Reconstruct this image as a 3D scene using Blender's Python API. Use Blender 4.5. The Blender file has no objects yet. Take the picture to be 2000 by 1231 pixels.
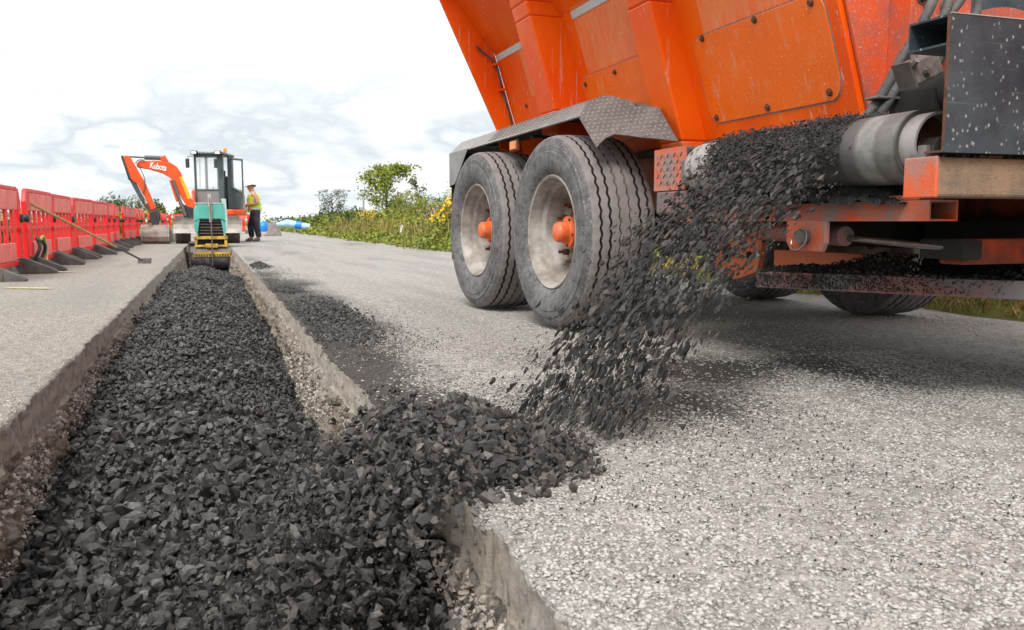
import bpy, bmesh, math, random
import numpy as np
from mathutils import Vector, Matrix
S = bpy.context.scene
COL = S.collection
R = math.radians
PI = math.pi

# ---------------------------------------------------------------- camera
cam_d = bpy.data.cameras.new("camera"); cam = bpy.data.objects.new("camera", cam_d); COL.objects.link(cam)
cam.location = (0, 0, 0.6)
cam.rotation_euler = (R(90 - 6.02), 0, R(-18.81))
cam_d.sensor_width = 36; cam_d.lens = 30.96; cam_d.clip_start = 0.05; cam_d.clip_end = 3000
cam_d.dof.use_dof = True; cam_d.dof.focus_distance = 3.0; cam_d.dof.aperture_fstop = 9.0
S.camera = cam
# ---------------------------------------------------------------- world, sun, exposure
S.view_settings.view_transform = 'Standard'; S.view_settings.look = 'None'
S.view_settings.exposure = 0.66; S.view_settings.gamma = 1.0
SUN_EL, SUN_AZ = R(50), R(216)       # azimuth from north (+Y) clockwise: behind the camera to the left
w = bpy.data.worlds.new("World"); S.world = w; w.use_nodes = True
nt = w.node_tree; N = nt.nodes; L = nt.links
for n in list(N): N.remove(n)
out = N.new('ShaderNodeOutputWorld'); bg = N.new('ShaderNodeBackground'); L.new(bg.outputs[0], out.inputs[0])
sky = N.new('ShaderNodeTexSky'); sky.sky_type = 'NISHITA'; sky.sun_disc = False
sky.sun_elevation = SUN_EL; sky.sun_rotation = SUN_AZ; sky.altitude = 50; sky.dust_density = 2.0
tc = N.new('ShaderNodeTexCoord'); sep = N.new('ShaderNodeSeparateXYZ'); L.new(tc.outputs['Generated'], sep.inputs[0])
# clouds on a plane overhead: direction / (z + k)
addz = N.new('ShaderNodeMath'); addz.operation = 'ADD'; addz.inputs[1].default_value = 0.34; L.new(sep.outputs[2], addz.inputs[0])
mxz = N.new('ShaderNodeMath'); mxz.operation = 'MAXIMUM'; mxz.inputs[1].default_value = 0.04; L.new(addz.outputs[0], mxz.inputs[0])
comb = N.new('ShaderNodeCombineXYZ')
for i in (0, 1):
    d = N.new('ShaderNodeMath'); d.operation = 'DIVIDE'; L.new(sep.outputs[i], d.inputs[0]); L.new(mxz.outputs[0], d.inputs[1]); L.new(d.outputs[0], comb.inputs[i])
def wnoise(scale, detail, rough, dist):
    n = N.new('ShaderNodeTexNoise'); n.inputs['Scale'].default_value = scale; n.inputs['Detail'].default_value = detail
    n.inputs['Roughness'].default_value = rough; n.inputs['Distortion'].default_value = dist
    L.new(comb.outputs[0], n.inputs['Vector']); return n
def wramp(src, pts):
    r = N.new('ShaderNodeValToRGB'); L.new(src, r.inputs[0]); e = r.color_ramp.elements
    while len(e) > 2: e.remove(e[-1])
    for i, (p, c) in enumerate(pts):
        q = e[i] if i < 2 else e.new(p)
        q.position = p; q.color = (c[0], c[1], c[2], 1)
    return r
n1 = wnoise(1.5, 9, 0.58, 0.1)
ramp1 = wramp(n1.outputs['Fac'], [(0.30, (0.84, 0.845, 0.85)), (0.42, (0.73, 0.75, 0.765)), (0.51, (0.47, 0.52, 0.555)), (0.56, (0.67, 0.705, 0.72)), (0.63, (0.85, 0.855, 0.86))])
# higher up the cloud deck is thin and bright
hi = N.new('ShaderNodeMapRange'); hi.inputs['From Min'].default_value = 0.10; hi.inputs['From Max'].default_value = 0.27
L.new(sep.outputs[2], hi.inputs[0])
mixc = N.new('ShaderNodeMix'); mixc.data_type = 'RGBA'; L.new(hi.outputs[0], mixc.inputs[0]); L.new(ramp1.outputs[0], mixc.inputs[6])
mixc.inputs[7].default_value = (0.86, 0.865, 0.87, 1)
skm = N.new('ShaderNodeVectorMath'); skm.operation = 'SCALE'; skm.inputs[3].default_value = 0.10; L.new(sky.outputs[0], skm.inputs[0])
n2 = wnoise(0.5, 5, 0.5, 0.2)
thin = wramp(n2.outputs['Fac'], [(0.28, (0, 0, 0)), (0.42, (1, 1, 1))])
mixs = N.new('ShaderNodeMix'); mixs.data_type = 'RGBA'; L.new(thin.outputs[0], mixs.inputs[0]); L.new(skm.outputs[0], mixs.inputs[6]); L.new(mixc.outputs[2], mixs.inputs[7])
cov = N.new('ShaderNodeMix'); cov.data_type = 'RGBA'; cov.inputs[0].default_value = 0.85
L.new(mixs.outputs[2], cov.inputs[6]); L.new(mixc.outputs[2], cov.inputs[7])
L.new(cov.outputs[2], bg.inputs[0]); bg.inputs[1].default_value = 1.0
sd = bpy.data.lights.new("sun", 'SUN'); sun = bpy.data.objects.new("sun", sd); COL.objects.link(sun)
sd.energy = 2.4; sd.angle = R(24); sd.color = (1, 0.965, 0.91)
dirv = Vector((math.sin(SUN_AZ) * math.cos(SUN_EL), math.cos(SUN_AZ) * math.cos(SUN_EL), math.sin(SUN_EL)))
sun.rotation_euler = dirv.to_track_quat('Z', 'Y').to_euler()

# ---------------------------------------------------------------- numpy noise
def _h(ix, iy, iz):
    n = (ix.astype(np.int64) * 374761393 + iy.astype(np.int64) * 668265263 + iz.astype(np.int64) * 1274126177) & 0xFFFFFFFF
    n = ((n ^ (n >> 13)) * 1274126177) & 0xFFFFFFFF
    n = ((n ^ (n >> 16)) * 2246822519) & 0xFFFFFFFF
    return ((n ^ (n >> 15)) & 0xFFFFFF) / float(0xFFFFFF)
def vnoise(x, y, z=0.0):
    x, y, z = np.broadcast_arrays(np.asarray(x, float), np.asarray(y, float), np.asarray(z, float))
    ix, iy, iz = np.floor(x), np.floor(y), np.floor(z)
    fx, fy, fz = x - ix, y - iy, z - iz
    fx = fx * fx * (3 - 2 * fx); fy = fy * fy * (3 - 2 * fy); fz = fz * fz * (3 - 2 * fz)
    r = 0
    for a in (0, 1):
        for b in (0, 1):
            for c in (0, 1):
                r = r + _h(ix + a, iy + b, iz + c) * (fx if a else 1 - fx) * (fy if b else 1 - fy) * (fz if c else 1 - fz)
    return r * 2 - 1
def fbm(x, y, z=0.0, o=4, g=0.5):
    r = 0; a = 1.0; f = 1.0
    for i in range(o):
        r = r + a * vnoise(np.asarray(x) * f + 17.3 * i, np.asarray(y) * f - 9.1 * i, np.asarray(z) * f + 3.7 * i); a *= g; f *= 2.03
    return r
def cellular(x, y):
    """distance to the nearest and second-nearest jittered cell point"""
    ix, iy = np.floor(x), np.floor(y); d1 = np.full(np.shape(x), 9.0); d2 = d1.copy(); idv = np.zeros(np.shape(x))
    for a in (-1, 0, 1):
        for b in (-1, 0, 1):
            cx, cy = ix + a, iy + b
            px = cx + _h(cx, cy, cx * 0 + 1); py = cy + _h(cx, cy, cx * 0 + 2)
            d = np.hypot(px - x, py - y); k = _h(cx, cy, cx * 0 + 3)
            m = d < d1
            d2 = np.where(m, d1, np.minimum(d2, d)); idv = np.where(m, k, idv); d1 = np.where(m, d, d1)
    return d1, d2, idv
rng = np.random.default_rng(7)
random.seed(5)

# ---------------------------------------------------------------- materials
class NB:
    def __init__(s, name):
        s.m = bpy.data.materials.new(name); s.m.use_nodes = True; s.t = s.m.node_tree; s.N = s.t.nodes; s.L = s.t.links
        s.b = s.N['Principled BSDF']; s.tc = s.N.new('ShaderNodeTexCoord')
    def coord(s, scale=(1, 1, 1), kind='Object', rot=(0, 0, 0)):
        mp = s.N.new('ShaderNodeMapping'); mp.inputs['Scale'].default_value = scale; mp.inputs['Rotation'].default_value = rot
        s.L.new(s.tc.outputs[kind], mp.inputs[0]); return mp.outputs[0]
    def noise(s, scale, detail=4, rough=0.55, vec=None, dist=0.0):
        n = s.N.new('ShaderNodeTexNoise'); n.inputs['Scale'].default_value = scale; n.inputs['Detail'].default_value = detail
        n.inputs['Roughness'].default_value = rough; n.inputs['Distortion'].default_value = dist
        s.L.new(vec if vec else s.coord(), n.inputs['Vector']); return n.outputs['Fac']
    def voro(s, scale, feat='F1', out='Distance', vec=None, rnd=1.0):
        n = s.N.new('ShaderNodeTexVoronoi'); n.feature = feat; n.inputs['Scale'].default_value = scale; n.inputs['Randomness'].default_value = rnd
        s.L.new(vec if vec else s.coord(), n.inputs['Vector']); return n.outputs[out]
    def ramp(s, src, pts, interp='LINEAR'):
        r = s.N.new('ShaderNodeValToRGB'); s.L.new(src, r.inputs[0]); e = r.color_ramp.elements; r.color_ramp.interpolation = interp
        for i, (p, c) in enumerate(pts):
            q = e[i] if i < 2 else e.new(p)
            if not isinstance(c, (tuple, list)): c = (c, c, c)
            q.position = p; q.color = (c[0], c[1], c[2], 1)
        return r.outputs[0]
    def mix(s, f, a, b, mode='MIX'):
        m = s.N.new('ShaderNodeMix'); m.data_type = 'RGBA'; m.blend_type = mode
        for i, v in ((0, f), (6, a), (7, b)):
            if isinstance(v, (int, float)): m.inputs[i].default_value = v if i == 0 else (v, v, v, 1)
            elif isinstance(v, tuple): m.inputs[i].default_value = (v[0], v[1], v[2], 1)
            else: s.L.new(v, m.inputs[i])
        return m.outputs[2]
    def math(s, op, a, b=None):
        m = s.N.new('ShaderNodeMath'); m.operation = op
        for i, v in enumerate((a, b)):
            if v is None: continue
            if isinstance(v, (int, float)): m.inputs[i].default_value = v
            else: s.L.new(v, m.inputs[i])
        return m.outputs[0]
    def xyz(s):
        n = s.N.new('ShaderNodeSeparateXYZ'); s.L.new(s.tc.outputs['Object'], n.inputs[0]); return n.outputs
    def attr(s, name):
        n = s.N.new('ShaderNodeAttribute'); n.attribute_name = name; return n.outputs['Fac']
    def island(s):
        return s.N.new('ShaderNodeNewGeometry').outputs['Random Per Island']
    def bump(s, h, dist=0.003, strength=1.0):
        b = s.N.new('ShaderNodeBump'); b.inputs['Distance'].default_value = dist; b.inputs['Strength'].default_value = strength
        s.L.new(h, b.inputs['Height'])
        prev = s.b.inputs['Normal']
        if prev.is_linked: s.L.new(prev.links[0].from_socket, b.inputs['Normal'])
        s.L.new(b.outputs[0], prev)
    def set(s, col=None, rough=None, metal=None, spec=None):
        for k, v in (('Base Color', col), ('Roughness', rough), ('Metallic', metal), ('Specular IOR Level', spec)):
            if v is None: continue
            i = s.b.inputs[k]
            if isinstance(v, tuple): i.default_value = (v[0], v[1], v[2], 1)
            elif isinstance(v, (int, float)): i.default_value = v
            else: s.L.new(v, i)
        return s.m
def dirty(name, base, dirt, amt=0.5, scale=6, rough=0.5, streak=0.0, speck=0.0, metal=0.0, bump=0.0006, speckcol=(0.10, 0.095, 0.09), fine=90, streakcol=(0.62, 0.33, 0.24)):
    b = NB(name)
    f = b.ramp(b.noise(scale, 8, 0.68), [(0.66 - 0.42 * amt, 0.0), (0.80 - 0.30 * amt, 1.0)])
    c = b.mix(f, base, dirt)
    v = b.noise(scale * 0.4, 3, 0.5)
    c = b.mix(b.ramp(v, [(0.3, 0.0), (0.7, 0.35)]), c, b.mix(1.0, c, (0.72, 0.62, 0.60), 'MULTIPLY'))
    if streak:
        sv = b.noise(1.0, 5, 0.7, b.coord((26, 26, 2.2)))
        sm = b.ramp(sv, [(0.56, 0.0), (0.66, streak)])
        sm = b.math('MULTIPLY', sm, b.ramp(b.noise(2.6, 3, 0.6), [(0.42, 0.0), (0.60, 1.0)]))
        c = b.mix(sm, c, streakcol)
    if speck:
        sp = b.ramp(b.noise(fine, 3, 0.75), [(0.66 - 0.1 * speck, 0.0), (0.69 - 0.1 * speck, 1.0)])
        c = b.mix(sp, c, speckcol)
    b.bump(b.noise(fine * 1.6, 4, 0.7), bump * 3, 0.6)
    return b.set(c, b.ramp(b.noise(scale * 2, 4), [(0.3, max(rough - 0.12, 0.05)), (0.75, min(rough + 0.25, 1.0))]), metal)
def plain(name, col, rough=0.6, metal=0.0, var=0.25, scale=20):
    b = NB(name)
    c = b.mix(b.ramp(b.noise(scale, 5, 0.65), [(0.3, 0.0), (0.7, 1.0)]), tuple(x * (1 - var) for x in col), tuple(min(x * (1 + var), 1) for x in col))
    b.bump(b.noise(scale * 6, 3), 0.0006, 0.5)
    return b.set(c, rough, metal)
M = {}
ORG = (0.80, 0.135, 0.008)
# orange bodywork: paler streaky rectangles above the access panels
def orange_body():
    b = NB('orange_bodywork_paint'); x, y, z = b.xyz()
    c = b.mix(b.ramp(b.noise(2.2, 4, 0.5), [(0.35, 0.0), (0.65, 1.0)]), (0.90, 0.128, 0.001), (0.83, 0.082, 0.002))
    # paler, streaky rectangles
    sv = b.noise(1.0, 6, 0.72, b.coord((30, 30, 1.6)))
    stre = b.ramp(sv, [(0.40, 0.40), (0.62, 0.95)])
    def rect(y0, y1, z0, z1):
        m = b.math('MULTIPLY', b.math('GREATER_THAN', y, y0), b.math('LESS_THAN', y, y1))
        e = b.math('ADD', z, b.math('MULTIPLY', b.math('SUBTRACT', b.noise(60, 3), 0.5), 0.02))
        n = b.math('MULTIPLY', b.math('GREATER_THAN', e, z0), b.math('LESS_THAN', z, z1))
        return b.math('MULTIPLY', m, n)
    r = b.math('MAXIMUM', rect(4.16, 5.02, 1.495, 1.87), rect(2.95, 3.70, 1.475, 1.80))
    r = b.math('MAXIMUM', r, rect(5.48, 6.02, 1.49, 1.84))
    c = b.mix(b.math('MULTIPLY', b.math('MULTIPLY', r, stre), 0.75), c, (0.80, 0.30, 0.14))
    # pale run-off streaks
    s2 = b.ramp(b.noise(1.0, 4, 0.75, b.coord((44, 44, 1.4))), [(0.60, 0.0), (0.66, 0.8)])
    s2 = b.math('MULTIPLY', s2, b.ramp(b.noise(3.1, 3, 0.6), [(0.46, 0.0), (0.58, 1.0)]))
    c = b.mix(s2, c, (0.66, 0.42, 0.36))
    # chips, tar specks
    c = b.mix(b.ramp(b.noise(120, 3, 0.8), [(0.70, 0.0), (0.73, 0.8)]), c, (0.12, 0.05, 0.03))
    c = b.mix(b.ramp(b.noise(50, 5, 0.8), [(0.64, 0.0), (0.70, 0.5)]), c, (0.85, 0.36, 0.2))
    # grime along the bottom edge
    low = b.math('ADD', z, b.math('MULTIPLY', b.math('SUBTRACT', b.noise(14, 6, 0.7), 0.5), 0.10))
    c = b.mix(b.ramp(low, [(0.98, 0.6), (1.04, 0.0)]), c, (0.60, 0.24, 0.13))
    b.bump(b.noise(9, 3), 0.004, 0.35); b.bump(b.noise(260, 3), 0.0012, 0.5)
    return b.set(c, b.ramp(b.noise(7, 5), [(0.3, 0.30), (0.7, 0.52)]), 0, 0.3)
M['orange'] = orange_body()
M['orange_panel'] = dirty('orange_panel_paint', (0.92, 0.150, 0.002), (0.86, 0.21, 0.035), 0.25, 7, 0.36, streak=0.75, speck=0.12, speckcol=(0.9, 0.5, 0.3))
M['orange_dusty'] = dirty('dusty_orange_paint', (0.70, 0.090, 0.015), (0.26, 0.115, 0.10), 0.60, 3.2, 0.62, streak=0.5, speck=0.5, speckcol=(0.48, 0.26, 0.22), fine=110)
M['orange_scuffed'] = dirty('scuffed_orange_paint', (0.74, 0.12, 0.03), (0.30, 0.235, 0.215), 0.62, 7, 0.68, speck=0.3, fine=160, bump=0.001)
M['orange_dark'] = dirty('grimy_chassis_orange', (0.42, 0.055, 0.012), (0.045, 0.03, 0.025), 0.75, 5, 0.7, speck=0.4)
M['grey_orange'] = dirty('tar_coated_rail', (0.55, 0.08, 0.03), (0.17, 0.155, 0.155), 0.95, 2.2, 0.75, speck=0.5, fine=220, bump=0.0015, speckcol=(0.16, 0.14, 0.14))
M['clay'] = dirty('caked_clay_on_steel', (0.30, 0.21, 0.13), (0.17, 0.13, 0.10), 0.55, 7, 0.85, streak=0.4, speck=0.35, bump=0.002, streakcol=(0.44, 0.38, 0.28))
M['tread'] = dirty('dusty_tread_plate', (0.13, 0.112, 0.105), (0.20, 0.18, 0.168), 0.55, 8, 0.55, speck=0.25, metal=0.25, fine=140, speckcol=(0.5, 0.47, 0.44))
M['tread_worn'] = dirty('worn_bright_tread_marks', (0.46, 0.43, 0.41), (0.30, 0.28, 0.265), 0.4, 12, 0.45, metal=0.2)
M['treadlight'] = dirty('light_tread_plate', (0.27, 0.27, 0.265), (0.34, 0.335, 0.33), 0.5, 8, 0.5, speck=0.15, metal=0.3, fine=140)
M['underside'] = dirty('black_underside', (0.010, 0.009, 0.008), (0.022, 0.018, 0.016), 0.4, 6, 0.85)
M['tyre'] = dirty('dusty_tyre_rubber', (0.225, 0.205, 0.20), (0.165, 0.15, 0.147), 0.5, 9, 0.85, speck=0.12, fine=60, bump=0.0012, speckcol=(0.23, 0.21, 0.20))
M['sidewall'] = dirty('scuffed_tyre_sidewall', (0.150, 0.147, 0.150), (0.070, 0.069, 0.072), 0.6, 14, 0.62, speck=0.45, fine=85, bump=0.001, speckcol=(0.34, 0.33, 0.33))
M['tyredark'] = dirty('shaded_tyre_rubber', (0.07, 0.055, 0.048), (0.05, 0.042, 0.038), 0.5, 9, 0.85)
M['rim'] = dirty('dirty_cream_rim', (0.40, 0.385, 0.355), (0.22, 0.19, 0.165), 0.62, 7, 0.55, speck=0.35, fine=100, bump=0.0008, speckcol=(0.22, 0.15, 0.11))
M['hub'] = dirty('orange_hub_paint', (0.78, 0.13, 0.02), (0.36, 0.24, 0.20), 0.38, 16, 0.45, speck=0.2)
M['rust'] = dirty('rusty_steel', (0.15, 0.055, 0.03), (0.06, 0.035, 0.025), 0.5, 30, 0.8)
M['steel'] = plain('worn_grey_steel', (0.17, 0.155, 0.145), 0.45, 0.6)
M['chrome'] = plain('polished_rod', (0.30, 0.27, 0.26), 0.25, 0.9)
def beltmat():
    b = NB('grey_conveyor_rubber'); x, y, z = b.xyz()
    c = b.ramp(b.math('MULTIPLY', b.math('SUBTRACT', y, 2.10), 3.6), [(0.0, (0.07, 0.065, 0.062)), (0.06, (0.20, 0.19, 0.185)), (0.30, (0.155, 0.145, 0.14)), (0.36, (0.27, 0.26, 0.255)), (0.58, (0.25, 0.24, 0.235)), (0.66, (0.11, 0.10, 0.10)), (0.84, (0.085, 0.08, 0.078)), (0.9, (0.05, 0.045, 0.043))])
    c = b.mix(b.ramp(b.noise(20, 6, 0.75), [(0.4, 0.0), (0.65, 0.5)]), c, (0.06, 0.055, 0.052))
    far_ = b.math('MULTIPLY', b.math('GREATER_THAN', y, 3.08), b.ramp(b.noise(28, 5, 0.75), [(0.40, 0.0), (0.52, 0.9)]))
    c = b.mix(far_, c, (0.38, 0.365, 0.355))
    b.bump(b.noise(90, 4, 0.7), 0.002, 0.6)
    return b.set(c, 0.6)
M['belt'] = beltmat()
M['beltlight'] = dirty('pale_worn_rubber', (0.36, 0.335, 0.33), (0.26, 0.24, 0.235), 0.5, 14, 0.6, speck=0.35, fine=260, speckcol=(0.22, 0.2, 0.2))
M['hose'] = dirty('dusty_black_hose', (0.05, 0.05, 0.05), (0.13, 0.12, 0.115), 0.5, 12, 0.7, speck=0.35, fine=150, speckcol=(0.2, 0.19, 0.18))
M['valve'] = dirty('grimy_valve_casting', (0.12, 0.095, 0.085), (0.20, 0.17, 0.15), 0.5, 24, 0.7)
M['amber'] = plain('amber_lens', (0.85, 0.20, 0.01), 0.25)
M['white_tape'] = plain('reflective_white_tape', (0.52, 0.55, 0.57), 0.35, 0.0, 0.08)
M['weld'] = plain('dirty_seam', (0.25, 0.17, 0.15), 0.9)
def blackplate():
    b = NB('black_painted_steel_with_splashes')
    c = b.mix(b.ramp(b.noise(5, 7, 0.7), [(0.35, 0.0), (0.7, 1.0)]), (0.022, 0.034, 0.043), (0.065, 0.085, 0.098))
    warp = b.N.new('ShaderNodeVectorMath'); warp.operation = 'ADD'
    nz = b.N.new('ShaderNodeTexNoise'); nz.inputs['Scale'].default_value = 60; b.L.new(b.coord(), nz.inputs['Vector'])
    sc = b.N.new('ShaderNodeVectorMath'); sc.operation = 'SCALE'; sc.inputs[3].default_value = 0.5; b.L.new(nz.outputs['Color'], sc.inputs[0])
    b.L.new(b.coord((58, 58, 44)), warp.inputs[0]); b.L.new(sc.outputs[0], warp.inputs[1])
    v = b.voro(1.0, vec=warp.outputs[0])
    k = b.ramp(b.noise(3.0, 3), [(0.35, 0.3), (0.55, 1.0)])
    ring = b.ramp(v, [(0.0, 1.0), (0.10, 0.9), (0.16, 0.12), (0.20, 0.55), (0.25, 0.0)])
    pick = b.ramp(b.voro(1.0, out='Color', vec=warp.outputs[0]), [(0.36, 0.0), (0.42, 1.0)])
    c = b.mix(b.math('MULTIPLY', b.math('MULTIPLY', ring, pick), k), c, (0.42, 0.42, 0.41))
    sp = b.ramp(b.noise(140, 3, 0.8), [(0.68, 0.0), (0.72, 0.8)])
    c = b.mix(sp, c, (0.34, 0.34, 0.34))
    sc2 = b.ramp(b.noise(1.0, 3, 0.6, b.coord((6, 6, 120), rot=(0, 0.5, 0))), [(0.66, 0.0), (0.70, 0.35)])
    c = b.mix(sc2, c, (0.16, 0.16, 0.165))
    b.bump(b.noise(200, 3), 0.0008, 0.5)
    return b.set(c, b.ramp(b.noise(9, 5), [(0.3, 0.35), (0.7, 0.6)]), 0.0, 0.22)
M['black_plate'] = blackplate()
def bitumen(name, lo, hi, rough=0.5):
    b = NB(name)
    c = b.mix(b.ramp(b.island(), [(0.0, 0.0), (0.6, 0.30), (0.9, 0.65), (1.0, 1.0)]), lo, hi)
    c = b.mix(b.ramp(b.noise(120, 4, 0.75), [(0.40, 0.0), (0.62, 1.0)]), b.mix(1.0, c, (0.45, 0.44, 0.44), 'MULTIPLY'), c)
    c = b.mix(b.ramp(b.noise(420, 3, 0.8), [(0.62, 0.0), (0.68, 0.7)]), c, (0.15, 0.14, 0.132))
    b.bump(b.noise(260, 5, 0.75), 0.003, 0.9)
    return b.set(c, b.ramp(b.noise(60, 3), [(0.3, rough - 0.12), (0.7, rough + 0.2)]), 0, 0.5)
M['bitumen'] = bitumen('bitumen_coated_aggregate', (0.013, 0.0125, 0.0125), (0.165, 0.160, 0.155), 0.40)
M['bitumen_grey'] = bitumen('dusty_bitumen_aggregate', (0.014, 0.0132, 0.0128), (0.115, 0.106, 0.100), 0.58)
M['bitumen_dust'] = bitumen('grey_dusted_aggregate', (0.020, 0.019, 0.0185), (0.19, 0.175, 0.165), 0.6)
M['bitumen_fine'] = bitumen('fine_black_asphalt', (0.010, 0.0095, 0.009), (0.034, 0.031, 0.029), 0.72)

# ---------------------------------------------------------------- object helpers
class MB:
    def __init__(s): s.v = []; s.f = []; s.mi = []
    def add(s, vs, fs, mi=0):
        o = len(s.v); s.v += [tuple(map(float, p)) for p in vs]; s.f += [tuple(i + o for i in f) for f in fs]; s.mi += [mi] * len(fs)
    def box(s, x0, x1, y0, y1, z0, z1, mi=0):
        s.add([(x0, y0, z0), (x1, y0, z0), (x1, y1, z0), (x0, y1, z0), (x0, y0, z1), (x1, y0, z1), (x1, y1, z1), (x0, y1, z1)],
              [(3, 2, 1, 0), (4, 5, 6, 7), (0, 1, 5, 4), (1, 2, 6, 5), (2, 3, 7, 6), (3, 0, 4, 7)], mi)
        return s
    def hexa(s, a, b, mi=0):
        """solid between two quads (4 points each, same order)"""
        s.add(list(a) + list(b), [(0, 1, 2, 3), (7, 6, 5, 4), (0, 4, 5, 1), (1, 5, 6, 2), (2, 6, 7, 3), (3, 7, 4, 0)], mi); return s
    def prism(s, poly, ext, mi=0):
        n = len(poly); p = [Vector(q) for q in poly]; e = Vector(ext)
        s.add(p + [q + e for q in p], [tuple(range(n))[::-1], tuple(range(n, 2 * n))] + [(i, (i + 1) % n, n + (i + 1) % n, n + i) for i in range(n)], mi); return s
    def bar(s, a, b, wd, ht, up=(0, 0, 1), mi=0):
        a = Vector(a); b = Vector(b); d = (b - a).normalized(); u = Vector(up)
        sd_ = d.cross(u).normalized(); u = sd_.cross(d).normalized()
        q = lambda c: [c + sd_ * wd / 2 * i + u * ht / 2 * j for i, j in ((-1, -1), (1, -1), (1, 1), (-1, 1))]
        return s.hexa(q(a), q(b), mi)
    def tube(s, pts, r, n=12, mi=0, caps=True):
        P = [Vector(p) for p in pts]; rr = r if isinstance(r, (list, tuple)) else [r] * len(P)
        d0 = (P[1] - P[0]).normalized(); u = d0.orthogonal().normalized(); vs = []
        for i, p in enumerate(P):
            d = (P[min(i + 1, len(P) - 1)] - P[max(i - 1, 0)]).normalized()
            u = (u - d * u.dot(d)).normalized(); w_ = d.cross(u)
            for k in range(n):
                a = 2 * PI * k / n; vs.append(p + (u * math.cos(a) + w_ * math.sin(a)) * rr[i])
        fs = [(i * n + k, i * n + (k + 1) % n, (i + 1) * n + (k + 1) % n, (i + 1) * n + k) for i in range(len(P) - 1) for k in range(n)]
        if caps: fs += [tuple(range(n))[::-1], tuple(range((len(P) - 1) * n, len(P) * n))]
        s.add(vs, fs, mi); return s
    def lathe(s, prof, c=(0, 0, 0), axis='X', n=48, mi=0):
        """prof: (radius, axial) pairs"""
        vs = []
        for (r, a) in prof:
            for k in range(n):
                t = 2 * PI * k / n; u, v = r * math.cos(t), r * math.sin(t)
                vs.append({'X': (c[0] + a, c[1] + u, c[2] + v), 'Y': (c[0] + u, c[1] + a, c[2] + v), 'Z': (c[0] + u, c[1] + v, c[2] + a)}[axis])
        fs = [(i * n + k, i * n + (k + 1) % n, (i + 1) * n + (k + 1) % n, (i + 1) * n + k) for i in range(len(prof) - 1) for k in range(n)]
        s.add(vs, fs, mi); return s
def smooth_path(pts, n=6):
    P = [Vector(p) for p in pts]; out_ = []
    for i in range(len(P) - 1):
        a, b, c, d = P[max(i - 1, 0)], P[i], P[i + 1], P[min(i + 2, len(P) - 1)]
        for k in range(n):
            t = k / n
            out_.append(0.5 * ((2 * b) + (c - a) * t + (2 * a - 5 * b + 4 * c - d) * t * t + (3 * b - a - 3 * c + d) * t ** 3))
    return out_ + [P[-1]]
def obj(name, mb, mat, parent=None, smooth=False, bevel=0.0, angle=40):
    me = bpy.data.meshes.new(name); me.from_pydata(mb.v, [], mb.f)
    for m_ in (mat if isinstance(mat, (list, tuple)) else [mat]): me.materials.append(m_)
    if any(mb.mi): me.polygons.foreach_set('material_index', mb.mi)
    bm = bmesh.new(); bm.from_mesh(me); bmesh.ops.recalc_face_normals(bm, faces=bm.faces); bm.to_mesh(me); bm.free()
    if smooth:
        me.polygons.foreach_set('use_smooth', [True] * len(me.polygons)); me.set_sharp_from_angle(angle=R(angle))
    o = bpy.data.objects.new(name, me); COL.objects.link(o)
    if bevel:
        b = o.modifiers.new('bevel', 'BEVEL'); b.width = bevel; b.segments = 2; b.limit_method = 'ANGLE'; b.angle_limit = R(35)
    if parent: par(o, parent)
    return o
WORLD = set()
def par(o, p):
    """things sit at plain translations; their parts are written in world coordinates"""
    o.parent = p
    if p.name in WORLD: o.matrix_parent_inverse = Matrix.Translation(p.location).inverted()
def thing(name, label, cat, loc=(0, 0, 0), rotz=0, group=None, world=True):
    o = bpy.data.objects.new(name, None); COL.objects.link(o); o.location = loc; o.rotation_euler = (0, 0, rotz)
    o.empty_display_size = 0.1
    o['label'] = label; o['category'] = cat
    if group: o['group'] = group
    if world: WORLD.add(o.name)
    return o
def tag(o, label=None, cat=None, group=None, kind=None):
    for k, v in (('label', label), ('category', cat), ('group', group), ('kind', kind)):
        if v: o[k] = v
    return o
def npmesh(name, V, Fq, mat, smooth=False, attrs=None, parent=None, mi=None):
    """V (n,3), Fq (m,k) numpy"""
    me = bpy.data.meshes.new(name); n, k = Fq.shape
    me.vertices.add(len(V)); me.vertices.foreach_set('co', np.asarray(V, dtype=np.float32).ravel())
    me.loops.add(n * k); me.loops.foreach_set('vertex_index', Fq.astype(np.int32).ravel())
    me.polygons.add(n); me.polygons.foreach_set('loop_start', np.arange(0, n * k, k, dtype=np.int32))
    try: me.polygons.foreach_set('loop_total', np.full(n, k, dtype=np.int32))
    except Exception: pass
    for m_ in (mat if isinstance(mat, (list, tuple)) else [mat]): me.materials.append(m_)
    if mi is not None: me.polygons.foreach_set('material_index', np.asarray(mi, dtype=np.int32))
    me.polygons.foreach_set('use_smooth', np.full(n, smooth, dtype=bool))
    if attrs:
        for an, av in attrs.items():
            a = me.attributes.new(an, 'FLOAT', 'POINT'); a.data.foreach_set('value', np.asarray(av, dtype=np.float32))
    me.update(calc_edges=True)
    o = bpy.data.objects.new(name, me); COL.objects.link(o)
    if parent: par(o, parent)
    return o
def gridfaces(nr, nc, flip=False):
    i, j = np.meshgrid(np.arange(nr - 1), np.arange(nc - 1), indexing='ij'); a = i * nc + j
    f = np.stack([a, a + 1, a + nc + 1, a + nc], -1).reshape(-1, 4)
    return f[:, ::-1] if flip else f
def randrot(n):
    q = rng.normal(size=(n, 4)); q /= np.linalg.norm(q, axis=1)[:, None]; w_, x, y, z = q.T
    return np.stack([1 - 2 * (y * y + z * z), 2 * (x * y - z * w_), 2 * (x * z + y * w_), 2 * (x * y + z * w_), 1 - 2 * (x * x + z * z), 2 * (y * z - x * w_),
                     2 * (x * z - y * w_), 2 * (y * z + x * w_), 1 - 2 * (x * x + y * y)], -1).reshape(n, 3, 3)
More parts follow.
